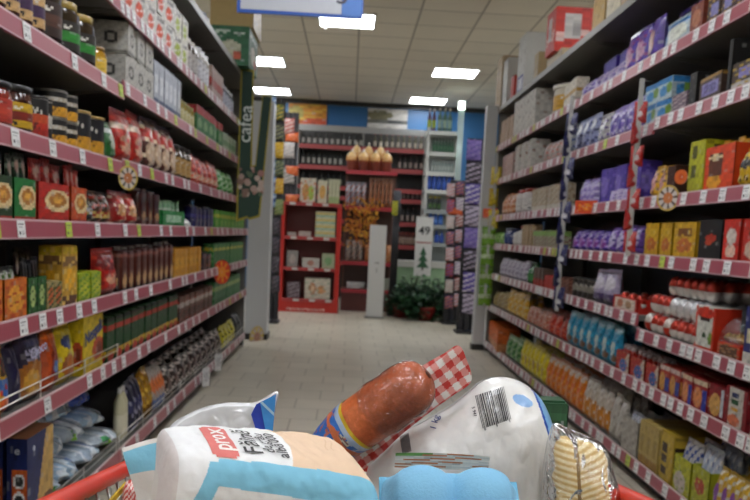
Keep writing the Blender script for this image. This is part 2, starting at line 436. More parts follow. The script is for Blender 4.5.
def shelf(side, k, y0, y1, bay):
    z = level(side, k, (y0+y1)/2); top = k == 7; L = y1-y0
    m = MB(); g = '6b6964'
    m.box(-DEP, -.004, .006, L-.006, -.034, -.008, g, 'enamel')
    o = m.build('shelf_board')
    for yy in (.02, L-.028):
        b = MB(); b.poly([(-DEP, yy, -.034), (-.06, yy, -.034), (-DEP, yy, -.11)], g, 'enamel'); b.poly([(-DEP, yy+.004, -.11), (-.06, yy+.004, -.034), (-DEP, yy+.004, -.034)], g, 'enamel')
        b.poly([(-.06, yy, -.034), (-.06, yy+.004, -.034), (-DEP, yy+.004, -.11), (-DEP, yy, -.11)], g, 'enamel')
        if k > 0: b.build('shelf_bracket', o)
    if top:
        e = MB(); e.box(-.004, .0, .004, L-.004, -.04, 0, '8c8a85', 'enamel'); e.build('shelf_edge', o)
    else:
        hgt = .058
        def prof(v): return .0+.006*(1-v)
        r = MB(); y0_, y1_ = .003, L-.003
        zs = [(-hgt, 'b9969a'), (-hgt+.005, '9c4a56'), (-.006, 'c8a8aa'), (0, None)]
        for (za, c), (zb, _) in zip(zs[:-1], zs[1:]):
            xa = .008-.006*(za+hgt)/hgt; xb = .008-.006*(zb+hgt)/hgt
            r.poly([(xa, y0_, za), (xa, y1_, za), (xb, y1_, zb), (xb, y0_, zb)], c, 'plastic')
        r.poly([(.002, y0_, 0), (.002, y1_, 0), (-.004, y1_, 0), (-.004, y0_, 0)], 'd3bfbd', 'plastic')
        r.poly([(.008, y1_, -hgt), (.008, y0_, -hgt), (-.004, y0_, -hgt), (-.004, y1_, -hgt)], 'a5525c', 'plastic')
        r.poly([(-.004, y1_, -hgt), (-.004, y0_, -hgt), (-.004, y0_, 0), (-.004, y1_, 0)], 'a5525c', 'plastic')
        for ye in (y0_, y1_): r.poly([(.008, ye, -hgt), (.002, ye, 0), (-.004, ye, 0), (-.004, ye, -hgt)], 'a5525c', 'plastic')
        ro = r.build('price_rail', o)
        rnd = random.Random(hash((side == 'L', k, bay)) & 0xffff)
        dens = .27 if side == 'L' and k < 6 else .13
        if side == 'R' and k >= 3: dens = .16
        if side == 'R' and k < 3: dens = .12
        if y0 > 5: dens *= .8
        y = .04+rnd.random()*.05
        while y < L-.04:
            kd = 'g' if rnd.random() < (.16 if k in (3, 4, 5, 6) else .04) else 'w'
            if kd not in tag_first:
                t = PRINTTAG[kd].build('price_tag', ro); tag_first[kd] = t
                if kd == 'g': t['label'] = 'lime green price tag'
            else:
                t = tag_first[kd].copy(); COL.objects.link(t); t.parent = ro
            t.location = (.0066, y, -.029); t.rotation_euler = (0, math.radians(-5.9), 0)
            y += max(.06, dens*(.55+rnd.random()*1.1))
    if side == 'L': o.location = (XL, y0, z)
    else: o.location = (XR, y1, z); o.rotation_euler = (0, 0, PI)
    nb = {-1: 'nearest', 0: 'second nearest', 1: 'third nearest', 2: 'fourth nearest', 3: 'fifth nearest' if side == 'L' else 'farthest', 4: 'farthest short'}.get(bay, '?')
    tag(o, '%s shelf board in the %s %s bay' % (LN[k]+(' deck' if k == 0 else ' grey' if top else ' red-railed'), nb, SN[side]), 'shelf', 'shelf boards of the %s shelving' % SN[side])
    if side == 'L' and (k == 0 or (k == 1 and bay <= 0)):
        wg = MB()
        for zz in (.03, .055): wg.tube([(-.002, .01, zz), (-.002, L-.01, zz)], .0022, 'd8d6d0', 'metal', 6)
        for yy in (.02, L*.33, L*.66, L-.02): wg.tube([(-.002, yy, -.002), (-.002, yy, .057)], .0022, 'd8d6d0', 'metal', 6)
        wg.build('wire_guard', o)
    return o
def frame(side, joints):
    s = -1 if side == 'L' else 1; X = XL if side == 'L' else XR
    r = empty('shelving_frame', (X+s*DEP, joints[0], 0))
    L = joints[-1]-joints[0]
    b = MB(); b.box(min(0, s*.02)+s*.012, max(0, s*.02)+s*.012, 0, L, .02, 2.46, '55534f', 'enamel'); b.build('back_panel', r)
    for j in joints:
        u = MB(); y = j-joints[0]; u.box(-.03 if s > 0 else -.005, .005 if s > 0 else .03, y-.005, y+.005, 0, 2.46, '7d7b76', 'enamel'); u.build('upright', r)
    for yy in (-.014, L+.003):
        e = MB(); e.box(min(0, -s*(DEP-.01)), max(0, -s*(DEP-.01)), yy, yy+.011, .0, 2.46, '6f6d69', 'enamel'); e.build('end_panel', r)
    q = MB(); xa = -s*(DEP-.045)
    q.box(min(xa, xa+s*.02), max(xa, xa+s*.02), .0, L, 0, .07, '2c2b2a', 'enamel'); q.build('kick_plate', r)
    tag(r, 'grey steel shelving frame running along the %s side of the aisle' % SN[side], 'shelving')
frame('L', JL); frame('R', JR)
for side, J in (('L', JL), ('R', JR)):
    for b in range(len(J)-1):
        for k in range(8): shelf(side, k, J[b], J[b+1], b-1)
# ------------------------------------------------------------ goods
def P(bg, *it, **kw): return lambda w, h, d: pouch(w, h, d, design(bg, *it), bg, **kw)
def C(bg, *it, **kw):
    tp = kw.pop('top', None); sd = kw.pop('side', None)
    return lambda w, h, d: carton(w, h, d, design(bg, *it), bg, tp, sd, **kw)
def B(bg, *it, **kw): return lambda w, h, d: brickpack(w, h, d, design(bg, *it), bg, **kw)
def J(*a, **kw): return lambda w, h, d: jar(w, h, d, *a, **kw)
def T(*a, **kw): return lambda w, h, d: tin(w, h, d, *a, **kw)
def BO(*a, **kw): return lambda w, h, d: bottle(w, h, d, *a, **kw)
def TR(bg, *it, **kw): return lambda w, h, d: tray(w, h, d, design(bg, *it), bg, **kw)
rr = random.Random(11)
LABELS = {}
def row(side, k, pa, pb, n, h, mk, desc, cat, rows=1, layers=1, d=.08, inset=.012, jit=1.0, gap=.93, lift=0, lean=0, hollow=0, off=0):
    X = XL if side == 'L' else XR
    s = -1 if side == 'L' else 1
    z0 = LEV[side][k]
    ya, yb = y_at(X, pa, z0), y_at(X, pb, z0)
    z = level(side, k, (ya+yb)/2)
    ya, yb = sorted((y_at(X, pa, z), y_at(X, pb, z)))
    ym = (ya+yb)/2
    if h > 3:                                   # given as the pixel row of the top edge, mid-row
        pm = proj((X, ym, z))[0]; r_ = ray(pm, h); h = CAMZ+r_.z*(X/r_.x)-z
    if k < 7:
        lim = (level(side, k+1, ym)-z-.045)
        if h > lim: print('CLIP %s%d %s h %.2f lim %.2f' % (side, k, desc, h, lim)); h = lim
    h = max(h, .03)
    hl = h/layers; w = (yb-ya)/n*gap
    near = ym < 5.6
    root0 = None
    grp = '%s on the %s %s shelf' % (desc, LN[k], SN[side])
    for b in range(rows):
        for l in range(layers):
            for i in range(n):
                if root0 is None:
                    pt_ = mk(w, hl, d)
                    if pt_[0][0] in ('pouch', 'carton', 'glass_jar', 'bottle', 'tin', 'coffee_pack', 'display_tray'): pt_[0] = (cat.replace(' ', '_'), pt_[0][1])
                    for _, p_ in pt_: p_.c = [tuple(min(1, x**1.22*1.02) for x in c) for c in p_.c]
                    root0 = o = make(pt_, near)
                elif b == 0 or not near: o = copy_tree(root0)
                else: o = copy_tree(root0)
                y = ya+(i+.5)*(yb-ya)/n
                j = .004*jit
                dd = d if w*1.15 < d else max(d, w) if cat in ('jar', 'tin', 'bottle', 'egg') else d
                x = X+s*(inset+off+b*(dd+.012)+abs(rr.gauss(0, .5))*j)
                a = (PI if side == 'R' else 0)+(rr.uniform(-.085, .085)*jit if cat not in ('jar', 'tin', 'bottle', 'egg') else rr.uniform(-.5, .5))
                if n > 6 or cat == 'tray': a = PI if side == 'R' else 0
                if side == 'R' and cat in ('jar', 'tin', 'bottle', 'egg'): pass
                o.location = (x, y, z-.0075+lift+l*hl)
                if cat in ('jar', 'tin', 'bottle', 'egg'): a = (PI if side == 'R' else 0)
                o.rotation_euler = (lean, 0, a)
                if cat in ('bag', 'sachet', 'coffee pack') and layers == 1: o.scale = (1, 1, rr.uniform(.9, 1.0))
                if n == 1: lab = desc
                elif n == 2: lab = ('nearer ' if i == 0 else 'farther ')+desc
                elif i == n-1: lab = 'farthest '+desc
                else: lab = ORD[i]+' '+desc
                if layers > 1: lab += ', '+['lower', 'upper', 'third'][l]+' layer'
                if rows > 1: lab += ', '+['front', 'second', 'third'][b]+' row'
                lab += ' on %s %s shelf' % (LN[k], SN[side])
                if n+rows+layers == 3: lab = lab.replace(' on %s %s shelf' % (LN[k], SN[side]), ' standing on the %s %s shelf' % (LN[k], SN[side]))
                if len(lab.split()) > 16: print('LONG', lab)
                if lab in LABELS: print('DUP', lab)
                LABELS[lab] = 1
                tag(o, lab, cat, grp if n*rows*layers > 1 else None)
    return z, ya, yb, h
# ---------------- left shelving, from the top down
row('L', 6, 113, 176, 6, .26, C('c9c6c0', ('e', .35, .38, .3, .28, 'd2582c'), ('r', .1, .8, .75, .9, '8f8c8a'), ('n', 1, 'e8e6e2')), 'white carton with orange print', 'carton', layers=2, d=.12)
row('L', 6, 177, 190, 2, .26, C('c9c6bc', ('e', .4, .4, .32, .3, '9fae2c'), ('r', .1, .8, .75, .9, '8f8c8a'), ('n', 1, 'e8e6e2')), 'white carton with green print', 'carton', layers=2, d=.12)
row('L', 6, 192, 202, 3, .2, J('4a3a30', 'b8b4b0', 'c9c6c0'), 'brown jar with white lid', 'jar')
row('L', 6, 202, 212, 3, .22, J('a8a5a0', 'c8c8cc', 'c8c8c8'), 'white jar', 'jar')
row('L', 6, 213, 224, 4, .19, C('b09a90', ('b', .3, .6, 'a8483c')), 'white and red carton', 'carton')
row('L', 6, 225, 236, 4, .17, J('8a909a', 'b8bcc8', 'c4c4c8'), 'pale grey jar', 'jar')
row('L', 5, 2, 54, 4, .2, J('55321c', 'c8a878', 'cfcac0', '4a2c58', sh=.74), 'brown coffee jar with pale lid', 'jar', d=.08, gap=.84)
row('L', 5, 55, 73, 1, .215, J('2c1a12', '3c2418', '1c1614', '5c3a28'), 'dark brown coffee jar with black lid', 'jar', gap=.9)
row('L', 5, 74, 105, 2, .19, J('3a2c18', '2c2418', 'a8924c', '2f8f34'), 'coffee jar with gold lid and green label', 'jar', gap=.88)
row('L', 5, 105.5, 114, 1, .115, J('b89030', 'd8b848', '8a6a20'), 'small jar with gold label', 'jar')
row('L', 5, 129, 156, 3, .262, C('b9b7b0', ('e', .5, .5, .24, .22, '4a4a48'), ('e', .5, .5, .15, .13, 'b0aca4'), ('b', .0, .12, '8a8880')), 'grey carton with black ring print', 'carton', layers=2, d=.14)
row('L', 5, 157, 183, 6, .21, C('b4b8c0', ('b', .0, .18, '55607c'), ('r', .2, .8, .3, .7, 'd4d6d8')), 'tall pale blue carton', 'carton', d=.06, gap=.8)
row('L', 5, 184, 198, 4, .13, J('9a8a50', 'b8b088', '8a8050'), 'small jar with yellow label', 'jar')
row('L', 5, 199, 224, 5, .17, C('2f7a38', ('b', .72, 1, 'a83038'), ('e', .5, .4, .3, .18, '88a878')), 'green carton with red top', 'carton')
row('L', 5, 225, 237, 4, .13, C('a8b49a', ('b', .3, .6, '7a9a70')), 'pale green carton', 'carton')
row('L', 4, -9, 4, 1, 80, J('7a2418', 'a83a28', '1c1a18', sh=.72, neck=.92), 'large jar of red contents at the near end', 'jar', d=.1)
row('L', 4, 5, 25, 1, 80, J('8c2a1c', 'b04030', '1c1a18', 'c05038', sh=.72, neck=.92), 'large glass jar with black lid and red label', 'jar', d=.1)
row('L', 4, 26, 45, 1, 85, J('4a1a12', 'c8a828', '181614', '8a3020', sh=.74, neck=.92), 'large glass jar with yellow band', 'jar', d=.1)
row('L', 4, 46, 58, 1, 95, T(['a82c1c', 'b83a20', 'c05a30', '1c1a18', '1c1a18'], '3a3836'), 'red tin with black top', 'tin')
row('L', 4, 59, 64, 1, 98, T(['2a2826', 'b8b4ac', '1c1a18'], '2a2826'), 'slim black and silver tin', 'tin')
row('L', 4, 64.5, 85, 2, 92, T(['c8982c', 'd0a030', '1c1a18', 'b8b0a0', '1c1a18'], '8a867c'), 'yellow and black tin', 'tin', layers=2)
row('L', 4, 86, 112, 2, 113, T(['c89a30', 'c0922c', '1c1c22', '20202a', '16161c'], 'b8a060'), 'black tin with yellow base', 'tin')
row('L', 4, 113, 122, 1, 118, P('2c6a30', ('e', .5, .5, .3, .2, 'b8c0b0'), ('b', .7, .8, 'c8ccc8')), 'green coffee bag with silver top', 'bag')
row('L', 4, 123, 150, 2, 107, P('a82a1c', ('e', .5, .35, .35, .2, 'c8a088'), ('b', .6, .72, 'd8c8b8'), ('n', 2, 'c84838')), 'glossy red coffee bag', 'bag', d=.09)
row('L', 4, 151, 180, 4, 121, P('5a2a18', ('e', .5, .35, .4, .25, 'c8b098'), ('b', .55, .8, 'b83424'), ('n', 2, 'd8c8b0')), 'brown and red coffee bag', 'bag', d=.09)
row('L', 4, 181, 195, 3, 146, J('4a3420', 'a88a58', '2a2018'), 'brown coffee jar', 'jar')
row('L', 4, 196, 221, 5, 158, P('b0382a', ('b', .2, .4, 'd8b8a0'), ('n', 2, 'd86a4a')), 'red and cream bag', 'bag')
row('L', 4, 222, 236, 3, 170, P('4a9a3c', ('n', 3, 'b8ccb0')), 'bright green bag', 'bag')
bowl = lambda bg: (('e', .62, .55, .42, .3, 'd8c49a'), ('e', .62, .58, .3, .18, 'b8823c'), ('e', .62, .58, .15, .09, 'd8a850'), ('b', .0, .1, 'a83024'), ('b', .92, 1, bg))
for pa, pb, bg, nm, sc in ((-8, 17, '2a4a28', 'dark green soup display box', '1f3a24'), (17.5, 40, '1f7a3c', 'bright green soup display box', '20402a'), (41, 73, 'b83020', 'red soup display box', '9a2c20'), (74, 90, 'c05a28', 'orange soup display box', 'b83a24')):
    z, ya, yb, h = row('L', 3, pa, pb, 1, .125, TR(bg, *bowl(bg)), nm, 'tray', d=.1, jit=0)
    row('L', 3, pa+1, pb-2, 3, .2, P(sc, ('b', .45, .62, 'c8ccc4'), ('e', .5, .8, .3, .1, 'c0a090'), ('n', 2, 'c0483a' if bg[0] in 'bc' else '8a9a88')), 'sachet in '+nm.replace(' display', ''), 'sachet', d=.022, inset=.03, lift=.005)
row('L', 3, 91.5, 99, 1, 190, P('2a2c34', ('b', .3, .5, 'b8bcc4'), ('n', 2, 'a89a60')), 'dark silver-banded pack', 'bag')
row('L', 3, 100, 115, 2, 188, P('4a3420', ('b', .2, .4, 'c0a868'), ('n', 3, 'a03a28')), 'brown and gold pack', 'bag')
row('L', 3, 121, 142, 2, 190, P('a02418', ('e', .5, .45, .3, .2, 'd8a878'), ('e', .5, .75, .3, .12, 'c04030'), ('n', 1, 'd8c0a8')), 'red bag of coffee', 'bag', d=.09)
row('L', 3, 143, 163, 3, 187, B('4a2018', ('e', .5, .3, .32, .12, 'b8905c'), ('b', .7, .85, '3a1812')), 'tall brown coffee pack', 'coffee pack', gap=.9)
z, ya, yb, h = row('L', 3, 164, 187, 1, .085, TR('2a8a48', ('t', .15, .85, .3, .7, 'c8e0cc')), 'green tea display box', 'tray', d=.1, jit=0)
row('L', 3, 165, 186, 5, .14, P('8ab890', ('b', .4, .7, 'd0d8cc')), 'sachet in green tea box', 'sachet', d=.02, inset=.03, lift=.005)
row('L', 3, 189, 195, 1, .05, P('c8c8c4'), 'small silver pouch', 'bag')
row('L', 3, 197, 216, 5, .145, B('2c2a58', ('b', .5, .7, '4a4880')), 'dark blue coffee pack', 'coffee pack', gap=.88)
row('L', 3, 217, 245, 8, .13, C('5a9a38', ('b', .6, .8, 'b8b83c'), ('e', .5, .3, .3, .2, '8ab050')), 'green and yellow carton', 'carton')
for pa, pb, nm in ((-12, 7, 'near orange spice display box'), (8, 31, 'far orange spice display box')):
    row('L', 2, pa, pb, 1, .12, TR('c8762c', ('e', .5, .5, .4, .32, 'd8a03c'), ('n', 2, 'b8501c'), ('e', .35, .3, .2, .15, 'c83c1c')), nm, 'tray', d=.12, jit=0, back=.0) if 0 else row('L', 2, pa, pb, 1, .12, TR('c8762c', ('e', .5, .5, .4, .32, 'd8a03c'), ('n', 2, 'b8501c')), nm, 'tray', d=.12, jit=0)
    row('L', 2, pa+1, pb-2, 3, .155, P('3a3c3a', ('b', .55, .9, 'c8ccc8'), ('n', 3, '6a8a48')), 'silver sachet in '+nm.replace(' display', ''), 'sachet', d=.03, inset=.03, lift=.005, lean=0)
row('L', 2, 32, 50, 2, .115, TR('2a6a34', ('e', .5, .5, .3, .3, 'a8b878'), ('n', 2, '1a4420')), 'green seasoning display box', 'tray', d=.1, jit=0)
row('L', 2, 33, 49, 5, .18, P('24262a', ('b', .5, .6, 'a8aab0')), 'black seasoning sachet', 'sachet', d=.018, inset=.03, lift=.005)
row('L', 2, 51, 66, 2, .09, C('a89a6c', ('e', .5, .5, .4, .35, 'c8682c'), ('n', 4, '3a5a30')), 'small multicoloured spice carton', 'carton')
row('L', 2, 51, 66, 3, .2, P('1c1a20', ('e', .5, .7, .3, .15, 'c0b8b0')), 'tall black spice sachet', 'sachet', d=.02, off=.1)
row('L', 2, 66.5, 80, 1, 244, C('c09a40', ('b', .86, 1, 'c8b030'), ('b', .68, .84, '8a6a48'), ('e', .5, .45, .4, .18, 'e0b030'), ('b', 0, .18, '6a4a3a'), ('n', 2, 'd8b868')), 'tall yellow cocoa carton with brown print', 'carton')
row('L', 2, 81, 105, 2, 271, C('a3b02c', ('e', .5, .5, .35, .25, 'c8c83c'), ('n', 3, '6a9a34')), 'lime green carton', 'carton')
row('L', 2, 106, 123, 1, 243, P('a8281c', ('e', .5, .65, .45, .12, '7a1a12'), ('e', .5, .35, .2, .12, 'd8a88c'), ('n', 1, 'c8503c')), 'tall red coffee bag', 'bag', d=.09)
row('L', 2, 124, 176, 9, 241, B('5a2a20', ('e', .5, .25, .35, .13, 'c8a878'), ('b', .8, .9, '8a5a50'), ('b', 0, .08, '2a1410')), 'brown coffee pack', 'coffee pack', gap=.9)
row('L', 2, 177, 203, 6, 247, C('c8942c', ('b', .0, .1, 'd8b050'), ('e', .5, .5, .3, .2, 'd8a840')), 'orange-yellow carton', 'carton', gap=.93)
row('L', 2, 204, 214, 2, 250, B('3a3438', ('n', 3, '8a4a48')), 'dark grey pack', 'coffee pack')
row('L', 2, 215, 244, 8, 242, C('3a7a40', ('b', .72, .84, 'c8b83c'), ('n', 2, '78a870')), 'green carton with yellow stripe', 'carton')
row('L', 1, -12, 4, 1, 345, C('c8a820', ('b', .4, .6, '3a58a0'), ('n', 1, 'a83a20')), 'yellow cereal carton at the near end', 'carton', d=.06)
row('L', 1, 5, 17, 1, 343, P('c8a020', ('e', .5, .7, .4, .14, '4a3a30'), ('e', .5, .42, .45, .14, '3a70b0'), ('e', .5, .16, .4, .12, 'd86a20'), ('n', 1, 'c84020')), 'yellow and blue cereal pouch', 'bag')
row('L', 1, 18, 29, 1, .24, P('26244a'), 'plain navy cereal bag', 'bag')
row('L', 1, 29.5, 54, 1, .25, P('32304a', ('e', .4, .3, .5, .28, 'a8702c'), ('e', .35, .28, .25, .18, 'c89a3c'), ('t', .2, .85, .58, .72, 'b8b8d0'), ('e', .6, .85, .4, .1, '4a4a70')), 'dark purple chocolate cereal bag', 'bag', d=.08)
row('L', 1, 55, 66, 1, .25, P('c05a20', ('b', .82, 1, 'd87a28'), ('e', .5, .4, .3, .3, '8a3018'), ('e', .5, .35, .15, .12, '5a78a8')), 'orange cereal pouch', 'bag')
row('L', 1, 67, 83, 1, .25, P('c8b420', ('e', .5, .7, .35, .12, '3a4a78'), ('e', .4, .3, .3, .2, 'a8682c'), ('e', .75, .5, .15, .3, 'd8d430')), 'yellow cereal bag with blue spot', 'bag')
nz = row('L', 1, 84, 107, 1, .24, C('d0b81c', ('e', .75, .35, .3, .2, 'b0502c'), ('e', .8, .34, .15, .12, '7a3018')), 'yellow cocoa powder carton with blue lettering', 'carton', d=.08)
row('L', 1, 109, 180, 11, 303, C('24502c', ('b', .72, .84, 'a83828'), ('b', .12, .25, 'c8a83c'), ('e', .5, .1, .4, .1, 'b0382c'), ('b', .92, 1, '141614')), 'tall green and red carton', 'carton', gap=.82, d=.06)
row('L', 1, 181, 214, 7, 290, C('6a4a3c', ('b', .6, .8, 'b8b0a8'), ('b', .2, .45, '4a2a1c'), ('n', 1, 'b04a30')), 'brown and white carton', 'carton', gap=.86)
row('L', 1, 216, 241, 7, 277, C('3f7a48', ('b', .6, .8, 'a8b878'), ('n', 2, '78a080')), 'small green tea carton', 'carton')
# bottom left shelf
def biscuit(w, h, d):
    front = design('1f2f66', ('d', .25, 0, .9, -.42, 'c8a868'), ('e', .78, .12, .3, .16, '6a4420'), ('e', .35, .04, .2, .06, 'd8a040'), ('n', 0, 'ffffff'))
    side = design('22326a', ('r', .25, 1, 0, .68, 'c0641c'), ('e', .6, .55, .3, .08, 'd8d8d8'), ('e', .6, .55, .2, .05, '2a2a2a'), ('e', .6, .36, .3, .08, 'd8d8d8'), ('e', .6, .36, .2, .05, '2a2a2a'), ('e', .6, .17, .3, .08, 'd8d8d8'), ('e', .6, .17, .2, .05, '2a2a2a'))
    m = MB(); m.box(-d, 0, -w/2, w/2, 0, h, '22326a', top='c08a68')
    p = MB(); e = .0012
    p.grid(lambda u, v: (e, -w/2+w*u, h*v), 28, 36, front, 'card', False)
    q = MB(); q.grid(lambda u, v: (-d+d*u, -w/2-e, h*v), 16, 40, side, 'card', False)
    return [('biscuit_box', m), ('front_panel', p), ('side_panel', q)]
z, ya, yb, h = row('L', 0, 30, 57, 1, .30, biscuit, 'blue and orange biscuit box, front one', 'biscuit box', d=.062, jit=0)
row('L', 0, 30, 57, 1, .30, biscuit, 'blue and orange biscuit box, back one', 'biscuit box', d=.062, off=.075, jit=0)
# lettering on boxes
def text_mesh(s, size, col, mat='card', ext=.0006, bold=False):
    cu = bpy.data.curves.new('t', 'FONT'); cu.body = s; cu.size = size; cu.align_x = 'CENTER'; cu.align_y = 'CENTER'; cu.extrude = ext; cu.offset = .012*size if bold else 0
    cu.resolution_u = 3
    o = bpy.data.objects.new('t', cu); COL.objects.link(o)
    dg = bpy.context.evaluated_depsgraph_get(); me = o.evaluated_get(dg).to_mesh()
    m = MB(); m.v = [tuple(v.co) for v in me.vertices]
    for p in me.polygons: m.f.append(tuple(p.vertices)); m.c.append(lin(col)); m.m.append(mat); m.sm.append(False)
    o.evaluated_get(dg).to_mesh_clear(); bpy.data.objects.remove(o); bpy.data.curves.remove(cu)
    return m
def text_obj(s, size, col, M, name='lettering', parent=None, mat='card', ext=.0006, bold=False):
    t = text_mesh(s, size, col, mat, ext, bold); m = MB(); m.add(t, M); return m.build(name, parent)
FACE_PX = Matrix(((0, 0, 1, 0), (1, 0, 0, 0), (0, 1, 0, 0), (0, 0, 0, 1)))       # text reading on a +X face
for o in list(COL.objects):
    if o.name.startswith('biscuit_box') and o.parent is None:
        text_obj('e', .035, 'd0d4e0', Matrix.Translation((.002, -.06, .262)) @ FACE_PX, 'lettering', o, bold=True)
        text_obj('e', .035, 'd0d4e0', Matrix.Translation((-.03, -h*0-((yb-ya)*.93)/2-.002, .262)) @ Matrix.Rotation(-PI/2, 4, 'Z') @ FACE_PX, 'lettering', o, bold=True)
    if o.get('label', '').startswith('yellow cocoa powder carton'):
        w = (nz[2]-nz[1])*.93
        text_obj('Nesquik', w*.27, '28407c', Matrix.Translation((.0035, 0, nz[3]*.66)) @ FACE_PX @ Matrix.Rotation(.18, 4, 'Z'), 'lettering', o, bold=True)
    if o.get('label', '').startswith('dark purple chocolate'):
        text_obj('Choco', .05, 'c0c0dc', Matrix.Translation((.006, .0, .165)) @ FACE_PX @ Matrix.Rotation(.15, 4, 'Z'), 'lettering', o)
# clear bags of plastic cups on the bottom shelf, piled
printed('cupfilm', .12, coat=.8, bump=1.0, nscale=38, var=.3)
def loosebag(L, w, t, cf, mat='milky_film', seed=0, col=None):
    m = MB()
    def S(u, v):
        a = 2*PI*u; e = math.sin(PI*min(max(v, .0), 1))**.35 if 0 < v < 1 else .0
        n = 2.6; ca, sa = math.cos(a), math.sin(a); q = (abs(ca)**n+abs(sa)**n)**(-1/n)
        k = 1+.16*noise.noise(Vector((ca*2+seed, sa*2, v*6)))
        x = ca*q*w/2*(.35+.65*e)*k; z = sa*q*t/2*max(e, .04)*k
        return (x, (v-.5)*L, z+t/2)
    m.grid(S, 22, 24, cf, mat); return m
stack = [(58, 75, .0, 0), (76, 93, .0, 1), (94, 112, 0, 2), (113, 129, 0, 3)]
zb = LEV['L'][0]-.0075
clb = [design('b0c0cc', ('n', 4, 'e0e8ec'), ('e', .0, .3, .1, .06, '2f8a4a'), ('e', .95, .4, .06, .05, '8fd040')), design('98b4cc', ('n', 5, 'd0dce4')), design('a8bcd0', ('n', 4, 'd8e0e8'), ('n', 1, '3a60b8')), design('3048a8', ('n', 3, '5a70c0'))]
lab = ['clear cup bag with green print beside the biscuit boxes', 'clear cup bag second from the biscuit boxes', 'clear bluish cup bag third from the biscuit boxes', 'film bag beside the white milk bottles']
for (pa, pb, off, i) in stack:
    ya, yb = y_at(XL, pa, zb), y_at(XL, pb, zb)
    for l in range(4):
        m = loosebag((yb-ya)*1.1, .4-.05*l, .084, clb[3] if i == 3 and l == 2 else clb[(i+l) % 3], 'cupfilm', seed=i*5+l)
        o = m.build('cup_bag'); o.location = (XL-.24-.03*l, (ya+yb)/2, zb+.003+l*.086)
        o.rotation_euler = (0, 0, 0)
        tag(o, lab[i].replace(',', '')+[', lowest of pile', ', second of pile', ', third of pile', ', topmost'][l], 'bag', 'film bags piled on the bottom left shelf')
row('L', 0, 129, 135, 2, .24, BO('c8c4a8', 'd8d4c0', 'd8d8d8', mat='plastic', sh=.7), 'white milk bottle', 'bottle')
row('L', 0, 136, 147, 3, .27, P('1f2140', ('b', .4, .6, '3a3c68'), ('n', 1, 'a8a8c0')), 'navy blue bag', 'bag', d=.1)
row('L', 0, 148, 156, 3, .27, P('b8923c', ('n', 2, 'e0c060'), ('b', .0, .3, '8a6a2c'), mat='foil'), 'shiny gold bag', 'bag', d=.1)
row('L', 0, 157, 168, 4, .25, P('a8a098', ('b', .0, .3, '6a7aa0'), ('e', .5, .6, .4, .2, 'c87848')), 'grey and orange bag', 'bag', d=.1)
row('L', 0, 169, 224, 10, .2, P('2c1c18', ('n', 3, 'c8c0b8'), ('e', .5, .5, .3, .2, '5a3a30')), 'dark brown bag with white print', 'bag', rows=2, d=.1)
row('L', 0, 225, 237, 4, .19, P('c8c030', ('n', 2, '3a3818')), 'yellow bag with dark print', 'bag', d=.1)
row('L', 0, 238, 243, 2, .22, P('1c2420'), 'black bag', 'bag', d=.12)
# ---------------- right shelving
row('R', 6, 499, 511, 3, .22, C('b8a088', ('n', 1, '9a7a60')), 'beige carton', 'carton', layers=2)
row('R', 6, 512, 532, 3, .3, C('c8c4bc', ('n', 1, 'a89a90')), 'white carton', 'carton', d=.16)
row('R', 6, 545, 558, 1, 86, J('c8c0b0', 'c8a040', 'd8d4c8', 'c8a040', sh=.9, neck=.98, mat='plastic'), 'white tub with gold band', 'jar')
row('R', 6, 559, 576, 1, 82, C('ccc4b4', ('b', .4, .6, 'b8923c')), 'white carton with gold band', 'carton')
row('R', 6, 578, 588, 2, .1, P('7a68a8', ('n', 3, 'b8b0c8')), 'small lilac bag', 'bag')
row('R', 6, 582, 612, 2, .2, C('4a3494', ('e', .3, .4, .25, .3, '9a88b8'), ('e', .3, .4, .15, .2, '4a3494')), 'large purple carton with pale ring', 'carton', d=.12, off=.1)
row('R', 6, 590, 618, 4, .09, P('a898b8', ('n', 3, '5a4898')), 'small white and purple bag', 'bag', d=.06)
row('R', 6, 619, 640, 2, .2, P('54389c', ('e', .5, .4, .35, .25, 'b890a8'), ('n', 2, '8a3a80')), 'purple chocolate bag', 'bag', d=.07)
row('R', 6, 641, 653, 1, .2, P('5a3c98', ('e', .4, .4, .35, .3, 'c0a098'), ('e', .3, .15, .2, .1, '7a3a58')), 'purple bag with pale picture', 'bag', d=.08)
row('R', 6, 636, 690, 3, .28, P('4a2f98', ('n', 1, '6a50b0')), 'large plain purple bag', 'bag', d=.08, off=.14)
row('R', 6, 655, 684, 1, .13, P('a8b8c0', ('e', .5, .45, .4, .3, 'd0d4c8'), ('b', .72, .9, '3a84c0'), ('e', .15, .35, .12, .3, '3a80b8')), 'long white and blue wafer pack', 'bag', d=.07)
row('R', 6, 686, 699, 1, .12, C('8a4a38', ('e', .5, .5, .35, .3, 'b07858')), 'brown chocolate carton', 'carton')
row('R', 6, 703, 745, 3, .13, C('4a3428', ('n', 2, 'b89a48'), ('r', .3, .9, .2, .6, '8a88b8')), 'dark chocolate carton with lilac panel', 'carton')
row('R', 5, 500, 511, 3, .2, C('b8a49c', ('n', 2, 'a84a38')), 'white and red carton', 'carton', d=.12)
row('R', 5, 512, 530, 3, .23, C('c4c0b8', ('n', 1, 'b08a80')), 'tall white carton', 'carton', d=.14)
row('R', 5, 540, 560, 4, .15, P('9a9088', ('n', 2, 'b84a3a')), 'grey bag with red print', 'bag')
row('R', 5, 561, 570, 1, .2, P('a8acb4', ('n', 3, '5a6a98'), mat='foil'), 'silver bag', 'bag')
row('R', 5, 571, 591, 3, .2, P('8a90b0', ('n', 3, '3a4070'), ('e', .5, .7, .3, .15, 'd0d4d8')), 'blue and white bag', 'bag')
row('R', 5, 592, 603, 1, .17, P('c8c8c8', ('n', 2, '7a68a0'), mat='foil'), 'shiny silver and lilac bag', 'bag')
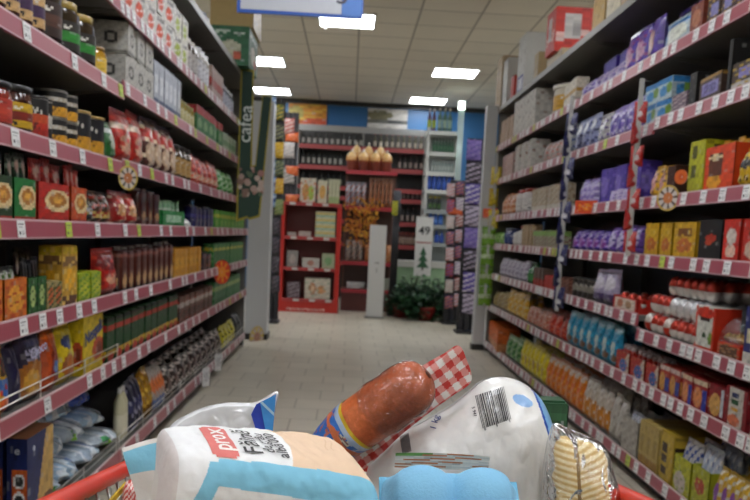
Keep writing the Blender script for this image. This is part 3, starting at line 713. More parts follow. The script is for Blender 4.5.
row('R', 5, 604, 634, 4, .18, P('8a78b8', ('n', 3, 'c0b8d0'), ('e', .5, .4, .3, .25, '54409a')), 'lilac chocolate bag', 'bag', d=.07)
row('R', 5, 641, 667, 2, .19, C('b0c0c4', ('b', .75, 1, '3a84b8'), ('e', .4, .4, .3, .25, '4a90c0'), ('e', .8, .5, .2, .25, '7a9a48')), 'blue and white wafer carton', 'carton', layers=2, d=.09)
row('R', 5, 668, 684, 1, .08, C('7a6a78', ('n', 3, 'b0a0a0')), 'greyish brown carton', 'carton')
row('R', 5, 685, 692, 1, .14, C('1c1816'), 'narrow black carton', 'carton')
row('R', 5, 693, 720, 1, .1, C('4a3428', ('r', .12, .88, .25, .75, '8a84b8'), ('t', .2, .8, .35, .65, '4a4078'), ('b', .88, 1, 'a08040')), 'brown tray carton with lilac panel', 'carton', d=.12)
row('R', 5, 723, 726, 1, .2, C('1c1816'), 'thin black divider box', 'carton')
row('R', 5, 728, 752, 1, .1, C('4a3828', ('b', 0, .3, 'b8b4b0'), ('r', .3, 1, .4, .8, '8a84b8'), ('n', 2, 'a89038')), 'gold and brown carton at the near end', 'carton', d=.12)
row('R', 4, 499, 510, 3, .2, P('c0825a', ('n', 3, 'd0b8a0')), 'orange and cream bag', 'bag', d=.1)
row('R', 4, 511, 524, 2, .2, J('c0b8b4', 'c8c4c0', 'a03424', mat='plastic'), 'white jar with red lid', 'jar')
row('R', 4, 529, 561, 6, .17, C('b8ac98', ('n', 2, '9a8468'), ('b', 0, .2, 'c8c4b8')), 'cream carton', 'carton', gap=.8)
row('R', 4, 575, 590, 3, .17, P('9080b8', ('n', 4, 'b8b0cc')), 'pale lilac bag', 'bag')
row('R', 4, 591, 630, 3, .2, C('5a42a0', ('n', 1, '7a64b8'), ('e', .3, .5, .25, .3, '8a78c0')), 'purple gift carton', 'carton', d=.1, off=.04)
row('R', 4, 608, 632, 4, .07, P('a090c0', ('n', 3, 'd0c8d8')), 'small pale lilac bag', 'bag', d=.04, inset=.0)
row('R', 4, 644, 661, 2, .15, P('c8a028', ('e', .5, .5, .3, .3, 'c89a98'), ('n', 2, '7a4a20')), 'yellow and pink sweet bag', 'bag')
row('R', 4, 662, 671, 1, .13, C('4a2a1c'), 'plain brown carton', 'carton')
row('R', 4, 684, 698, 1, .21, C('b4b42c', ('r', .15, .5, .65, .9, '5a5a20'), ('r', .15, .5, .3, .55, '5a5a20')), 'tall lime green display carton', 'carton', d=.16)
row('R', 4, 699, 730, 1, .17, TR('d05018', ('r', .15, .6, .35, .85, '6a3a20'), ('e', .35, .2, .25, .15, 'd8a030'), ('e', .35, .75, .25, .06, 'd8c8a0')), 'bright orange display carton', 'tray', d=.16, jit=0)
row('R', 4, 701, 728, 4, .2, P('c89a30', ('n', 3, 'd8b85a'), ('n', 2, '7a3a18')), 'gold sweet bag in orange display', 'bag', d=.05, inset=.05, lift=.005)
row('R', 4, 732, 752, 3, .15, P('c8a824', ('n', 2, '4a3a18'), ('b', .5, .7, '2c2618')), 'yellow and black sweet bag', 'bag')
row('R', 3, 490, 500, 3, .12, P('6aa02c', ('n', 2, 'c8d098')), 'green sweet bag', 'bag')
row('R', 3, 501, 508, 2, .15, J('2c3a68', '3a4a80', '1c2848'), 'blue jar', 'jar')
row('R', 3, 509, 519, 2, .17, BO('b8b4b0', 'c8c4c0', 'a83828', mat='plastic'), 'white bottle with red cap', 'bottle')
row('R', 3, 520, 530, 3, .17, C('a08868', ('n', 2, 'b8a890')), 'tan carton', 'carton')
row('R', 3, 531, 557, 6, .12, C('a0a088', ('n', 3, '8a4a58'), ('b', .7, 1, '88a860')), 'small mixed-colour carton', 'carton')
row('R', 3, 568, 602, 5, .13, P('5a4098', ('e', .5, .4, .4, .25, '8a4a98'), ('n', 2, 'a898c8')), 'violet bag', 'bag')
row('R', 3, 603, 634, 4, .15, P('7a5aa8', ('e', .5, .5, .4, .3, 'b8b0cc'), ('n', 2, '4a3480')), 'violet and white bag', 'bag')
for i, (pa, pb) in enumerate(((641, 655), (656, 668), (669, 692))):
    row('R', 3, pa, pb, 1, .15, TR('c09c20', ('e', .5, .35, .35, .2, 'b8703c'), ('r', .2, .8, .62, .85, '7a4a18' if i == 2 else 'c8a830'), ('n', 1, 'd0b040')), ['yellow chocolate display box, farthest of three', 'yellow chocolate display box, middle of three', 'wide yellow chocolate display box, nearest of three'][i], 'tray', d=.14, jit=0)
    row('R', 3, pa+1, pb-1, 3, .12, P('8a3a1c', ('n', 3, 'd8b04a')), ['wrapped bar in farthest yellow box', 'wrapped bar in middle yellow box', 'wrapped bar in wide yellow box'][i], 'chocolate bar', d=.03, inset=.05, lift=.005)
row('R', 3, 694, 717, 1, .155, C('1a1614', ('e', .55, .55, .25, .1, 'a83820'), ('e', .45, .45, .15, .08, 'b8502c')), 'black chocolate carton with red print', 'carton', d=.14, jit=.3)
row('R', 3, 718, 735, 1, .155, TR('c03424', ('e', .5, .6, .3, .2, 'c8c0b8'), ('e', .5, .25, .32, .15, 'd8b8a8')), 'red display box beside the black carton', 'tray', d=.14, jit=0)
row('R', 3, 736, 755, 1, .155, C('b83020', ('e', .5, .3, .35, .2, 'c8b0a0'), ('e', .6, .7, .3, .15, '7a4a2c')), 'red carton at the near end', 'carton', d=.14)
row('R', 3, 721, 733, 3, .13, P('b8b4b0', ('n', 3, '5a4a40')), 'silver bar in red display box', 'chocolate bar', d=.03, inset=.05, lift=.005)
row('R', 2, 497, 523, 7, .17, P('a8a0b0', ('n', 3, 'c8c4cc')), 'pale lilac clear bag', 'bag')
row('R', 2, 524, 530, 2, .17, BO('2a6a3c', '4a8a50', '2a4a30'), 'green bottle', 'bottle')
row('R', 2, 531, 541, 3, .13, C('6a5a50', ('b', 0, .4, 'a83024')), 'grey and red carton', 'carton')
row('R', 2, 542, 556, 3, .09, C('b03024', ('n', 1, 'c87868')), 'low red carton', 'carton')
row('R', 2, 557, 567, 2, .1, C('7a4a3c', ('n', 2, 'b88a70')), 'reddish brown carton', 'carton')
row('R', 2, 568, 587, 4, .12, T(['3a3430', '8a867c', '3a3430'], '2a2624'), 'dark tin', 'tin')
row('R', 2, 588, 609, 2, .2, P('a8a0b8', ('b', .0, .3, '5a4a70'), ('e', .5, .6, .4, .2, 'c8c4cc')), 'lilac gift bag', 'bag', d=.08)
# egg display in the corner of the third right shelf
row('R', 2, 610, 635, 1, .07, TR('c03020', ('r', .08, .92, .1, .9, 'd0c4b8'), ('e', .3, .5, .12, .3, 'b87858'), ('e', .65, .5, .12, .3, 'a88868')), 'red display box with white front for eggs', 'tray', d=.26, jit=0)
z2f = LEV['R'][2]-.0075; z2n = NEAR['R'][2]-.0075
eggA = eggtoy(.064, .088, .064, 'dcd8d4', 'b03828'); eggB = eggtoy(.064, .088, .064, 'd8d8d8', 'd0d1d4'); eggC = eggtoy(.064, .088, .064, 'b83424', 'd8d0c8')
first = {}
def egg(kind, x, y, z, lab):
    if kind not in first:
        o = make([eggA, eggB, eggC][kind]); first[kind] = o
    else: o = copy_tree(first[kind])
    o.location = (x, y, z); o.rotation_euler = (0, 0, 2.0)
    tag(o, lab, 'egg', 'foil eggs on the third right shelf')
ya, yb = y_at(XR, 690, z2n), y_at(XR, 638, z2n)
cols_ = int((yb-ya)/.068)
RO = ['front', 'second', 'third']
for L in range(3):
    for r in range(3):
        for i in range(cols_-(2 if L == 2 else 0)):
            k = 1 if (L == 1 and i < 5) else 2 if (L == 0 and i in (4, 7)) else 0
            egg(k, XR+.02+r*.07+L*.02, ya+.025+i*(yb-ya)/cols_, z2n+.001+L*.089, '%s foil egg from the near end, %s layer, %s row of the egg pile' % (ORD[i] if i < 12 else 'farthest', ['bottom', 'second', 'third', 'top'][L], RO[r]))
for r in range(2):
    for i in range(3):
        y0, y1 = y_at(XR, 634, z2f), y_at(XR, 611, z2f)
        egg(0, XR+.03+r*.1, y0+(i+.5)*(y1-y0)/3, z2f+.0052, '%s foil egg in the red display box, %s row' % (['nearest', 'middle', 'farthest'][i], RO[r]))
def eggbox(w, h, d):
    m = MB(); m.box(-d, 0, -w/2, w/2, 0, h, 'c23c1c', side='c23c1c', top='d8d4cc')
    p = MB(); p.grid(lambda u, v: (.0012, -w/2+w*u, h*v), 20, 24, design('c8c8c0', ('r', 0, .12, 0, 1, 'c8401c'), ('r', .88, 1, 0, 1, 'c8401c'), ('b', 0, .1, 'c8401c'), ('e', .5, .85, .45, .14, 'c43a1c'), ('r', .25, .75, .68, .76, '3a1c14'), ('e', .5, .35, .09, .07, '2a4a2a'), ('e', .82, .3, .1, .15, '7a9a48')), 'card', False)
    return [('egg_carton_box', m), ('printed_panel', p)]
row('R', 2, 690, 710, 1, .17, eggbox, 'white and orange egg sweet carton', 'carton', d=.1, jit=0)
def dome(w, h, d):
    b = MB(); b.box(-d, 0, -w/2, w/2, 0, h*.36, 'c8401c', front=design('c8441c', ('r', .12, .88, 0, .85, '6a4a34'), ('n', 2, 'a88868')), side='b83a1c')
    l = MB(); l.grid(lambda u, v: (-d*(.5+.5*math.cos(PI*u)) if 0 else -d+d*u, (v-.5)*w, h*.36+(h*.6)*math.sin(PI*u)**.6), 12, 6, 'ffffff', 'clear_film')
    c = MB()
    for i in range(4):
        for j in range(3):
            c.lathe([(.001, h*.36, 'c8a860'), (.018, h*.42, 'd8c8a0'), (.02, h*.5, 'b89850'), (.001, h*.6, 'd8c8a8')], 10, 'foil', -d*.2-j*d*.28, -w*.36+i*w*.24, False)
    return [('chocolate_box', b), ('clear_lid', l), ('wrapped_chocolates', c)]
row('R', 2, 713, 736, 1, .15, dome, 'orange box of chocolates under a clear lid', 'chocolate box', d=.15, jit=0)
row('R', 2, 738, 762, 1, .2, C('2c3474', ('r', .1, .9, .38, .62, 'c8c0a8'), ('b', 0, .2, 'c8c4bc'), ('e', .6, .3, .25, .1, 'c0c4d8')), 'navy blue and white carton', 'carton', d=.12, jit=0)
# second shelf up
row('R', 1, 490, 503, 3, .16, P('a89870', ('n', 3, '8a6a4a')), 'tan bag', 'bag', rows=2)
row('R', 1, 504, 523, 4, .22, P('c8a038', ('n', 3, 'd8c070'), ('n', 1, 'c8c4b8')), 'golden yellow bag', 'bag', rows=2)
row('R', 1, 524, 543, 4, .14, P('b88a78', ('n', 3, 'a84a38'), ('n', 1, 'd0c0b8')), 'pink and red bag', 'bag', rows=3)
row('R', 1, 544, 561, 3, .15, P('b03c2c', ('n', 2, 'c87a60')), 'red bag of sweets', 'bag', rows=3)
row('R', 1, 562, 613, 7, .22, P('2a86a4', ('b', .82, 1, '5aa0b0'), ('e', .45, .45, .3, .2, 'b8c4c0'), ('n', 2, '3a9ab8'), ('e', .7, .2, .2, .1, '7a5a40')), 'turquoise wafer bag', 'bag', rows=2, d=.07)
for i, (pa, pb) in enumerate(((613, 626), (627, 641), (642, 655))):
    nm = ['farthest', 'middle', 'nearest'][i]
    row('R', 1, pa, pb, 1, .1, TR('a83028', ('d', .3, .2, .8, -.6, 'c8b8a8'), ('e', .6, .35, .3, .3, '3a68a8'), ('n', 1, 'c87848')), '%s slant-printed red display box' % nm, 'tray', d=.16, jit=0)
    row('R', 1, pa+.5, pb-.5, 3, .13, P('8a7a78', ('n', 3, 'b8b0a8'), ('b', .7, .8, 'a83828')), 'grey wafer in %s slant-printed box' % nm, 'wafer pack', rows=2, d=.03, inset=.03, lift=.005)
row('R', 1, 656, 676, 2, .12, C('a83c2c', ('e', .3, .4, .3, .35, 'c89a58'), ('r', .55, 1, .1, .6, '3a4a98'), ('b', .82, 1, 'c8b8b0')), 'red and blue biscuit carton', 'carton', rows=2, gap=.9)
row('R', 1, 677, 702, 2, .12, C('a02c30', ('e', .35, .4, .3, .35, 'd09060'), ('r', .65, 1, 0, .7, '3444a0'), ('b', .85, 1, 'c8b8a0')), 'dark red biscuit carton with orange biscuit', 'carton', rows=2, gap=.9)
row('R', 1, 703, 719, 1, .125, C('8a1c2c', ('e', .4, .4, .35, .35, 'c8a060'), ('r', .7, .9, .1, .9, 'b8c0c8')), 'maroon biscuit carton', 'carton', rows=2)
row('R', 1, 720, 742, 1, .145, C('8a2430', ('r', .15, .85, 0, 1, 'b8b4ac'), ('r', .3, .6, .6, .72, '2a5a3a'), ('r', .3, .6, .4, .52, 'c89a30'), ('r', .3, .6, .75, .88, '2a3a6a'), ('e', .45, .18, .3, .14, 'c87858')), 'maroon carton with striped white panel', 'carton', rows=2)
row('R', 1, 744, 765, 1, .14, C('a03030', ('n', 3, 'b8a898')), 'red carton at the near end', 'carton', rows=2)
# bottom right shelf
row('R', 0, 482, 500, 1, .2, C('c86a1c', ('b', 0, .35, 'c08a60')), 'plain bright orange carton', 'carton', d=.2)
row('R', 0, 503, 516, 3, .2, P('3a7a3c', ('n', 3, '8aa878'), ('b', .8, .9, 'a8b8a0')), 'green bag', 'bag', rows=2)
row('R', 0, 517, 541, 6, .24, P('c8b820', ('n', 2, 'd8cc50'), ('e', .5, .4, .3, .15, 'a8882c')), 'bright yellow bag', 'bag', rows=2, gap=.97)
row('R', 0, 542, 577, 7, .25, P('c87824', ('b', .78, .93, 'c0b0a0'), ('e', .5, .6, .25, .12, 'c8682c'), ('n', 2, 'c88a3c')), 'orange bag of pasta', 'bag', rows=3, gap=.97)
row('R', 0, 578, 603, 4, .25, P('b8b0a4', ('b', .0, .55, 'c0852c'), ('n', 1, 'd0ccc4')), 'white-topped orange pasta bag', 'bag', rows=3, gap=.97)
row('R', 0, 604, 617, 2, .24, P('b4b0a8', ('n', 1, '9a9690')), 'plain white flour bag', 'bag', rows=2)
z, ya, yb, h = row('R', 0, 618, 634, 1, .17, TR('a8a49c', ('n', 1, 'b8b4ac')), 'pale grey open display box', 'tray', d=.3, jit=0)
row('R', 0, 619, 633, 3, .19, P('b8bcc4', ('n', 3, '4a5a98'), ('n', 1, 'd8d8dc')), 'white and blue cake in pale box', 'cake', rows=3, d=.06, inset=.03, lift=.005)
row('R', 0, 635, 653, 3, .2, C('b8a468', ('b', .0, .2, 'a08040'), ('r', .3, .7, .3, .7, 'a08c50')), 'cream yellow biscuit carton', 'carton', rows=1, d=.26, gap=.96)
row('R', 0, 654, 668, 1, .21, C('b8a03a', ('r', .1, .55, .12, .3, '3a1c14'), ('r', .1, .55, .36, .54, '3a1c14'), ('r', .1, .55, .6, .78, '3a1c14')), 'yellow carton with dark chocolate bar print', 'carton', rows=1, d=.26)
row('R', 0, 669, 686, 1, .15, TR('b4b430', ('e', .4, .3, .35, .3, 'c0b8b0'), ('n', 1, '8a9a30')), 'yellow-green display box, farther one', 'tray', d=.3, jit=0)
row('R', 0, 670, 685, 3, .22, P('c8c8cc', ('n', 3, '3a58a0')), 'white and blue wafer in farther yellow-green box', 'wafer pack', rows=3, d=.06, inset=.03, lift=.005)
row('R', 0, 687, 704, 1, .16, TR('a4a82c', ('e', .45, .55, .3, .2, 'b04a3c'), ('n', 1, 'b8b850')), 'yellow-green display box, nearer one', 'tray', d=.3, jit=0)
row('R', 0, 688, 703, 3, .24, P('b8c0d0', ('n', 3, '2c54a8'), ('n', 2, 'd8d8d8')), 'blue and white wafer in nearer yellow-green box', 'wafer pack', rows=3, d=.06, inset=.03, lift=.005)
row('R', 0, 705, 760, 7, .2, P('c0a038', ('n', 3, 'c8c4b8'), ('e', .5, .5, .3, .2, '8a5a9a')), 'pale yellow wrapped cake', 'cake', rows=3, d=.08)
# cartons on top of the shelving
def bigbox(px0, px1, py0, Y, side, w_y, h, d, parts, label, cat='box', z=None):
    pass
TOPR = LEV['R'][7]-.0075
def topbox(side, pa, pb, h, d, mk, desc, cat='cardboard box', stack=1, inset=.01, yaw=0):
    X = XL if side == 'L' else XR; s = -1 if side == 'L' else 1; z = LEV[side][7]-.0075
    ya, yb = sorted((y_at(X, pa, z), y_at(X, pb, z)))
    for l in range(stack):
        o = make(mk(yb-ya, h, d))
        o.location = (X+s*inset, (ya+yb)/2, z+l*(h+.003)); o.rotation_euler = (0, 0, (PI if side == 'R' else 0)+yaw)
        tag(o, desc if stack == 1 else desc+[', lower of two', ', upper of two'][l], cat)
    return z, ya, yb
def cbox(col, *it, **kw): return lambda w, h, d: carton(w, h, d, design(col, *it), col, kw.get('top'), col if not kw.get('wrap') else kw.get('side'), name=kw.get('name', 'cardboard_box'))
topbox('R', 494, 499, .25, .3, cbox('a08a6c', ('b', .45, .5, '8a7458')), 'small brown cardboard box on top of the right shelving, farthest', 'cardboard box', 2)
topbox('R', 500.5, 505, .42, .28, cbox('b8b8b4', ('b', .48, .52, 'a09c94')), 'white carton standing on the right shelving behind the slim red box')
topbox('R', 509, 512, .2, .15, cbox('b03020'), 'slim red box on top of the right shelving')
topbox('R', 515, 522, .47, .26, cbox('c4c4c0', ('r', .1, .9, .02, .3, '3a3a90'), ('r', .2, .8, .06, .26, 'c8c8d0'), side='b09c70'), 'tall white carton with blue-framed card on the right shelving')
topbox('R', 532, 536, .2, .3, cbox('a8946c', ('b', .48, .5, '98845c')), 'tall brown cardboard box beside the white carton on the right shelving')
topbox('R', 545, 560, .07, .34, cbox('b0a080'), 'flat cardboard box under the red carton on the right shelving')
z, ya, yb = topbox('R', 547, 556, .3, .3, cbox('b82c20', ('r', .3, .62, .3, .85, 'b8b4b0'), ('r', .36, .56, .38, .6, '8a8684'), ('t', .05, .28, .2, .4, 'd0a8a0'), ('t', .66, .95, .25, .5, 'd0a8a0'), wrap=1), 'bright red carton with white label on top of the right shelving', inset=-.02)
for o_ in list(COL.objects):
    if o_.get('label', '').startswith('bright red carton with white'): o_.location.z += .0705
topbox('R', 590, 602, .3, .36, cbox('b89a60'), 'tan cardboard box beside the red carton on the right shelving')
topbox('R', 604, 618, .26, .36, cbox('c8c0a8'), 'cream box on top of the right shelving')
topbox('R', 619, 660, .3, .36, cbox('b09468'), 'wide tan cardboard box at the near end of the right shelving')
z7 = LEV['L'][7]-.0075
topbox('L', 205, 214, .1, .2, lambda w, h, d: pouch(w, h, d, design('5a6068', ('n', 3, '8a9098')), '5a6068', name='wrapped_bundle'), 'small dark wrapped bundle on top of the left shelving', 'bundle')
z, ya, yb = topbox('L', 237, 246, .3, .3, cbox('1f5a38', ('t', .1, .9, .78, .9, 'a8b8a8'), ('e', .5, .4, .3, .25, 'a8a890'), ('e', .7, .25, .15, .12, 'a84a30'), wrap=1), 'dark green printed carton on top of the left shelving', inset=-.09)
o = make(cbox('a8905c', ('b', .49, .51, '98804c'))(.56, .24, .34)); o.location = (XL+.11, (ya+yb)/2+.05, z+.3065); tag(o, 'brown cardboard box lying on the green printed carton', 'cardboard box')
# ---------------- hanging strips of bags beside the shelves
def strip(px, py0, py1, X, off, n, size, ds, bg, desc, cat='bag', tw=0, pitch_extra=0):
    s = -1 if X < 0 else 1
    Xs = X-s*off
    Y = y_at(Xs, px, 1.3)
    def zat(py): r = ray(px, py); return CAMZ+r.z*(Y/r.y)
    z1, z0 = zat(py0), zat(py1)
    st = MB(); st.box(-.0015, .0015, -.012, .012, 0, z1-z0+.12, 'b8b8b4', 'plastic')
    b = st.build('clip_strip'); b.location = (Xs, Y, z0-.02); b.rotation_euler = (0, 0, PI/2 if s > 0 else -PI/2)
    hook = MB(); hook.tube([(0, 0, z1-z0+.11), (s*0, 0, z1-z0+.115)], .004, 'a8a8a4'); hook.build('strip_hook', b)
    arm = MB(); arm.tube([(0, 0, z1-z0+.11), (0, -(off) if s > 0 else -(off), z1-z0+.11)], .003, 'a8a8a4'); arm.build('strip_arm', b)
    tag(b, 'clear clip strip holding the %ss' % desc, 'clip strip')
    w, h, d = size; pit = (z1-z0)/n
    p0 = None
    for i in range(n):
        if p0 is None: p0 = o = make(pouch(w, min(h, pit*.97), d, design(bg, *ds), bg, name='hanging_bag'), False)
        else: o = copy_tree(p0)
        o.location = (Xs, Y-.004, z1-(i+1)*pit); o.rotation_euler = (0, 0, -PI/2+tw*(1 if i % 2 else -1))
        rk = ['top', 'second from top', 'third from top', 'fourth from top', 'fifth from top', 'sixth from top', 'seventh from top', 'eighth from top', 'ninth from top', 'tenth from top', 'eleventh from top', 'twelfth from top'][i]
        tag(o, '%s, %s of its strip' % (desc, rk if i < n-1 else 'lowest'), cat, desc+'s on their clip strip')
strip(564, 112, 308, XR, .06, 9, (.075, .15, .03), (('b', .55, 1, '2a2c5c'), ('n', 1, '3a4078'), ('e', .5, .3, .3, .12, 'c8c8cc')), '1c1e44', 'navy and white hanging sweet bag', tw=.7)
strip(632, 100, 252, XR, .05, 7, (.06, .15, .03), (('d', .5, .5, .7, .7, 'b82c28'), ('e', .5, .4, .2, .15, 'c8b8b8')), 'a82828', 'red and white hanging sweet bag', tw=.5)
strip(493, 163, 228, XR, .03, 3, (.1, .17, .04), (('e', .5, .5, .3, .3, 'd8c840'), ('n', 2, 'a8901c')), 'c0a81c', 'yellow hanging crisps bag', tw=.3)
strip(490, 226, 306, XR, .06, 4, (.13, .2, .04), (('b', .4, .6, 'b8c8a0'), ('n', 1, '6aa020')), '6c9c20', 'lime green hanging crisps bag')
# round and rectangular promotion cards on the rails
def card(px, py, X, r, cols, label, rect=None):
    s = -1 if X < 0 else 1
    Xs = X-s*.03
    d = ray(px, py); Y = d.y*Xs/d.x; z = CAMZ+d.z*Xs/d.x
    m = MB()
    if rect: m.box(-.001, .001, -rect[0]/2, rect[0]/2, -rect[1]/2, rect[1]/2, cols[0], front=design(cols[0], ('t', .15, .85, .3, .7, cols[1])), res=(12, 8))
    else:
        def c(u, v):
            q = v; return lin(cols[0] if q > .86 else cols[1 if int(u*24) % 3 else 2] if q > .42 else cols[3])
        m.grid(lambda u, v: (.001, math.cos(2*PI*u)*r*v, math.sin(2*PI*u)*r*v), 24, 7, c, 'card', False)
        m.grid(lambda u, v: (-.001, math.cos(2*PI*u)*r*v, math.sin(2*PI*u)*r*v), 24, 4, 'c8c4bc', 'card', False, flip=True)
    o = m.build('promotion_card'); o.location = (Xs, Y, z); o.rotation_euler = (0, 0, -.6 if s < 0 else PI+.6)
    c = MB(); c.box(-.028, -.001, -.006, .006, -.004, .004, 'c8c8c4', 'plastic'); k = c.build('card_clip', o)
    k.rotation_euler = (0, 0, .6 if s < 0 else -.6); 
    tag(o, label, 'price card')
card(128, 178, XL, .05, ('b8a040', 'b8b0a8', '3a3430', 'a8683c'), 'round ring-patterned promotion card on the fifth left shelf rail')
card(668, 198, XR, .055, ('c0a040', 'c0b8b4', '4a3830', 'b87040'), 'round ring-patterned promotion card beside the lime display carton')
card(222, 272, XL, .09, ('b83424', 'c83c24', 'd8902c', 'd8842c'), 'red and orange starburst promotion card on the third left shelf')
card(257, 337, -.9, .11, ('b8a060', 'b8a8a0', 'c8b040', 'a87868'), 'round card hanging at the floor end of the left shelving')
card(586, 207, XR, 0, ('c8441c', 'd8882c'), 'orange promotion card on the fifth right shelf rail', rect=(.16, .075))
card(490, 213, XR, 0, ('c8481c', 'd0702c'), 'orange promotion card on the end of the right shelving', rect=(.2, .085))
card(206, 377, XL, 0, ('d4d4d4', 'b0b0b4'), 'large white price label hanging low from the bottom left rail, nearer', rect=(.07, .13))
card(218, 362, XL, 0, ('d4d4d4', 'b0b0b4'), 'large white price label hanging low from the bottom left rail, farther', rect=(.07, .13))
card(681, 177, XR, .03, ('c8581c', 'c8641c', 'c8541c', 'b84a18'), 'plain orange round card left of the lime display carton')
# ---------------- hanging sign, banner, columns
Y = 5.0; a = at(237, 14, Y); b = at(363, 14, Y)
m = MB(); H = .42
wS = b.x-a.x
m.box(-wS/2, wS/2, -.012, .012, 0, H, '2c5cb8', 'plastic')
o = m.build('aisle_sign'); o.location = ((a.x+b.x)/2, Y, a.z+.01)
p = MB(); p.box(-wS/2+.02, wS/2-.125, -.014, -.0125, .018, H-.02, 'bcc0c8', 'plastic'); p.build('sign_panel', o)
p = MB(); p.box(wS/2-.125+.004, wS/2-.01, -.014, -.0125, .012, H-.02, '4a7cc8', 'plastic'); p.build('blue_sign_tab', o)
TX = Matrix(((1, 0, 0, 0), (0, 0, -1, 0), (0, 1, 0, 0), (0, 0, 0, 1)))
text_obj('5', .16, '4a4a58', Matrix.Translation((.24, -.015, .125)) @ TX, 'lettering', o)
for sx in (-1, 1):
    c = MB(); c.tube([(sx*wS*.4, 0, H), (sx*wS*.4, 0, ZC-o.location.z)], .003, 'a8a8a8'); c.build('hanging_wire', o)
tag(o, 'white hanging aisle sign with blue border near the ceiling', 'sign')
def column(px0, px1, py0, py1, Y, dy, name, label, col='c6c8ca'):
    a, b = at(px0, (py0+py1)/2, Y), at(px1, (py0+py1)/2, Y); t = at((px0+px1)/2, py0, Y)
    m = MB(); w = b.x-a.x; m.box(-w/2, w/2, 0, dy, .06, t.z, col, 'enamel'); o = m.build(name)
    k = MB(); k.box(-w/2-.01, w/2+.01, -.01, dy+.01, 0, .06, '2c2b2a', 'enamel'); k.build('column_base', o)
    o.location = ((a.x+b.x)/2, Y, 0); tag(o, label, 'column'); return o
column(248, 270, 101, 338, 8.25, .25, 'support_column', 'pale grey square column at the end of the left shelving')
column(480, 491, 105, 345, 8.2, .1, 'support_column', 'pale grey slim column at the end of the right shelving')
# green banner
Yb = 6.95
def bp(px, py): q = at(px, py, Yb); return (q.x, q.z)
out = [bp(241, 68), bp(254, 70), bp(252, 165), bp(255, 165), bp(262.5, 95), bp(272, 96), bp(260, 217), bp(249, 220), bp(247, 218), bp(236, 222)]
ox, oz = out[9]
def plate(out, th, col, mat='card', y0=0):
    m = MB(); n = len(out)
    f = [(x-ox, y0, z-oz) for x, z in out]; g = [(x-ox, y0+th, z-oz) for x, z in out]
    b = len(m.v); m.v += f+g
    from mathutils.geometry import tessellate_polygon
    for t in tessellate_polygon([[Vector(v) for v in f]]):
        m.face(tuple(t), col, mat); m.face(tuple(i+n for i in t[::-1]), col, mat)
    for i in range(n): m.face((i, (i+1) % n, (i+1) % n+n, i+n), col, mat)
    return m
o = plate(out, .01, 'a8982c').build('hanging_banner'); o.location = (ox, Yb, oz)
cx = sum(x for x, z in out)/len(out); cz = sum(z for x, z in out)/len(out)
inn = [bp(242.3, 70), bp(252.6, 72), bp(250.5, 168), bp(256, 166), bp(263.2, 96), bp(271, 97), bp(258.7, 215), bp(249, 218), bp(247, 216), bp(237.8, 219)]
plate(inn, .002, '1c3a2e', y0=-.003).build('green_face', o)
q = bp(245.8, 124)
text_obj('cafea', .15, 'e4ece8', Matrix.Translation((q[0]-ox, -.005, q[1]-oz)) @ Matrix.Rotation(-PI/2+.03, 4, 'Y') @ TX, 'lettering', o)
fl = MB(); r5 = random.Random(5)
for i in range(26):
    x, z = bp(r5.uniform(240, 262), r5.uniform(168, 196)); rad = r5.uniform(.012, .035)
    fl.poly([(x-ox+rad*math.cos(k*PI/3), -.0045-.0001*i, z-oz+rad*math.sin(k*PI/3)) for k in range(6)], ['b89a90', 'c8b4a8', '8a6a60', 'a87870', '5a6a50'][i % 5])
fl.build('flower_print', o)
wr = MB(); wr.tube([(.06, .005, out[0][1]-oz-.005), (.06, .005, ZC-oz-.002)], .0015, 'a8a8a8'); wr.build('hanging_wire', o)
tag(o, 'dark green coffee aisle banner with yellow edge and white lettering', 'banner')
# ---------------- far end: back wall shelving and displays
def bx(name, x0, x1, y0, y1, z0, z1, col, parent=None, mat='enamel', **kw):
    m = MB(); m.box(x0, x1, y0, y1, z0, z1, col, mat, **kw); return m.build(name, parent)
def lx(px, py, Y): return at(px, py, Y).x
def lz(px, py, Y): return at(px, py, Y).z
BACKN = 0
def brow(px0, px1, py, Y, n, h, mk, desc, cat, z=None, single=True, d=.08):
    """a row of goods facing the camera; py is the pixel row of their base at the middle"""
    x0, x1 = lx(px0, py, Y), lx(px1, py, Y)
    if z is None: z = lz((px0+px1)/2, py, Y)
    w = (x1-x0)/n*(.54 if cat == 'bottle' and Y > 13 else .9); o0 = None
    for i in range(n):
        if o0 is None: o0 = o = make(mk(w, h, d), False)
        else: o = copy_tree(o0)
        o.location = (x0+(i+.5)*(x1-x0)/n, Y, z); o.rotation_euler = (0, 0, -PI/2)
        lab = desc if n == 1 else ('left ' if i == 0 else 'right ')+desc if n == 2 else ('leftmost ' if i == 0 else 'rightmost ' if i == n-1 else ORD[i].replace('nearest', 'from left').replace(' from left', '')+' from left ' if i < 12 else '%dth from left ' % (i+1))+desc
        tag(o, lab, cat, (desc+' row') if n > 1 else None)
        if lab in LABELS: print('DUP', lab)
        LABELS[lab] = 1
    return z
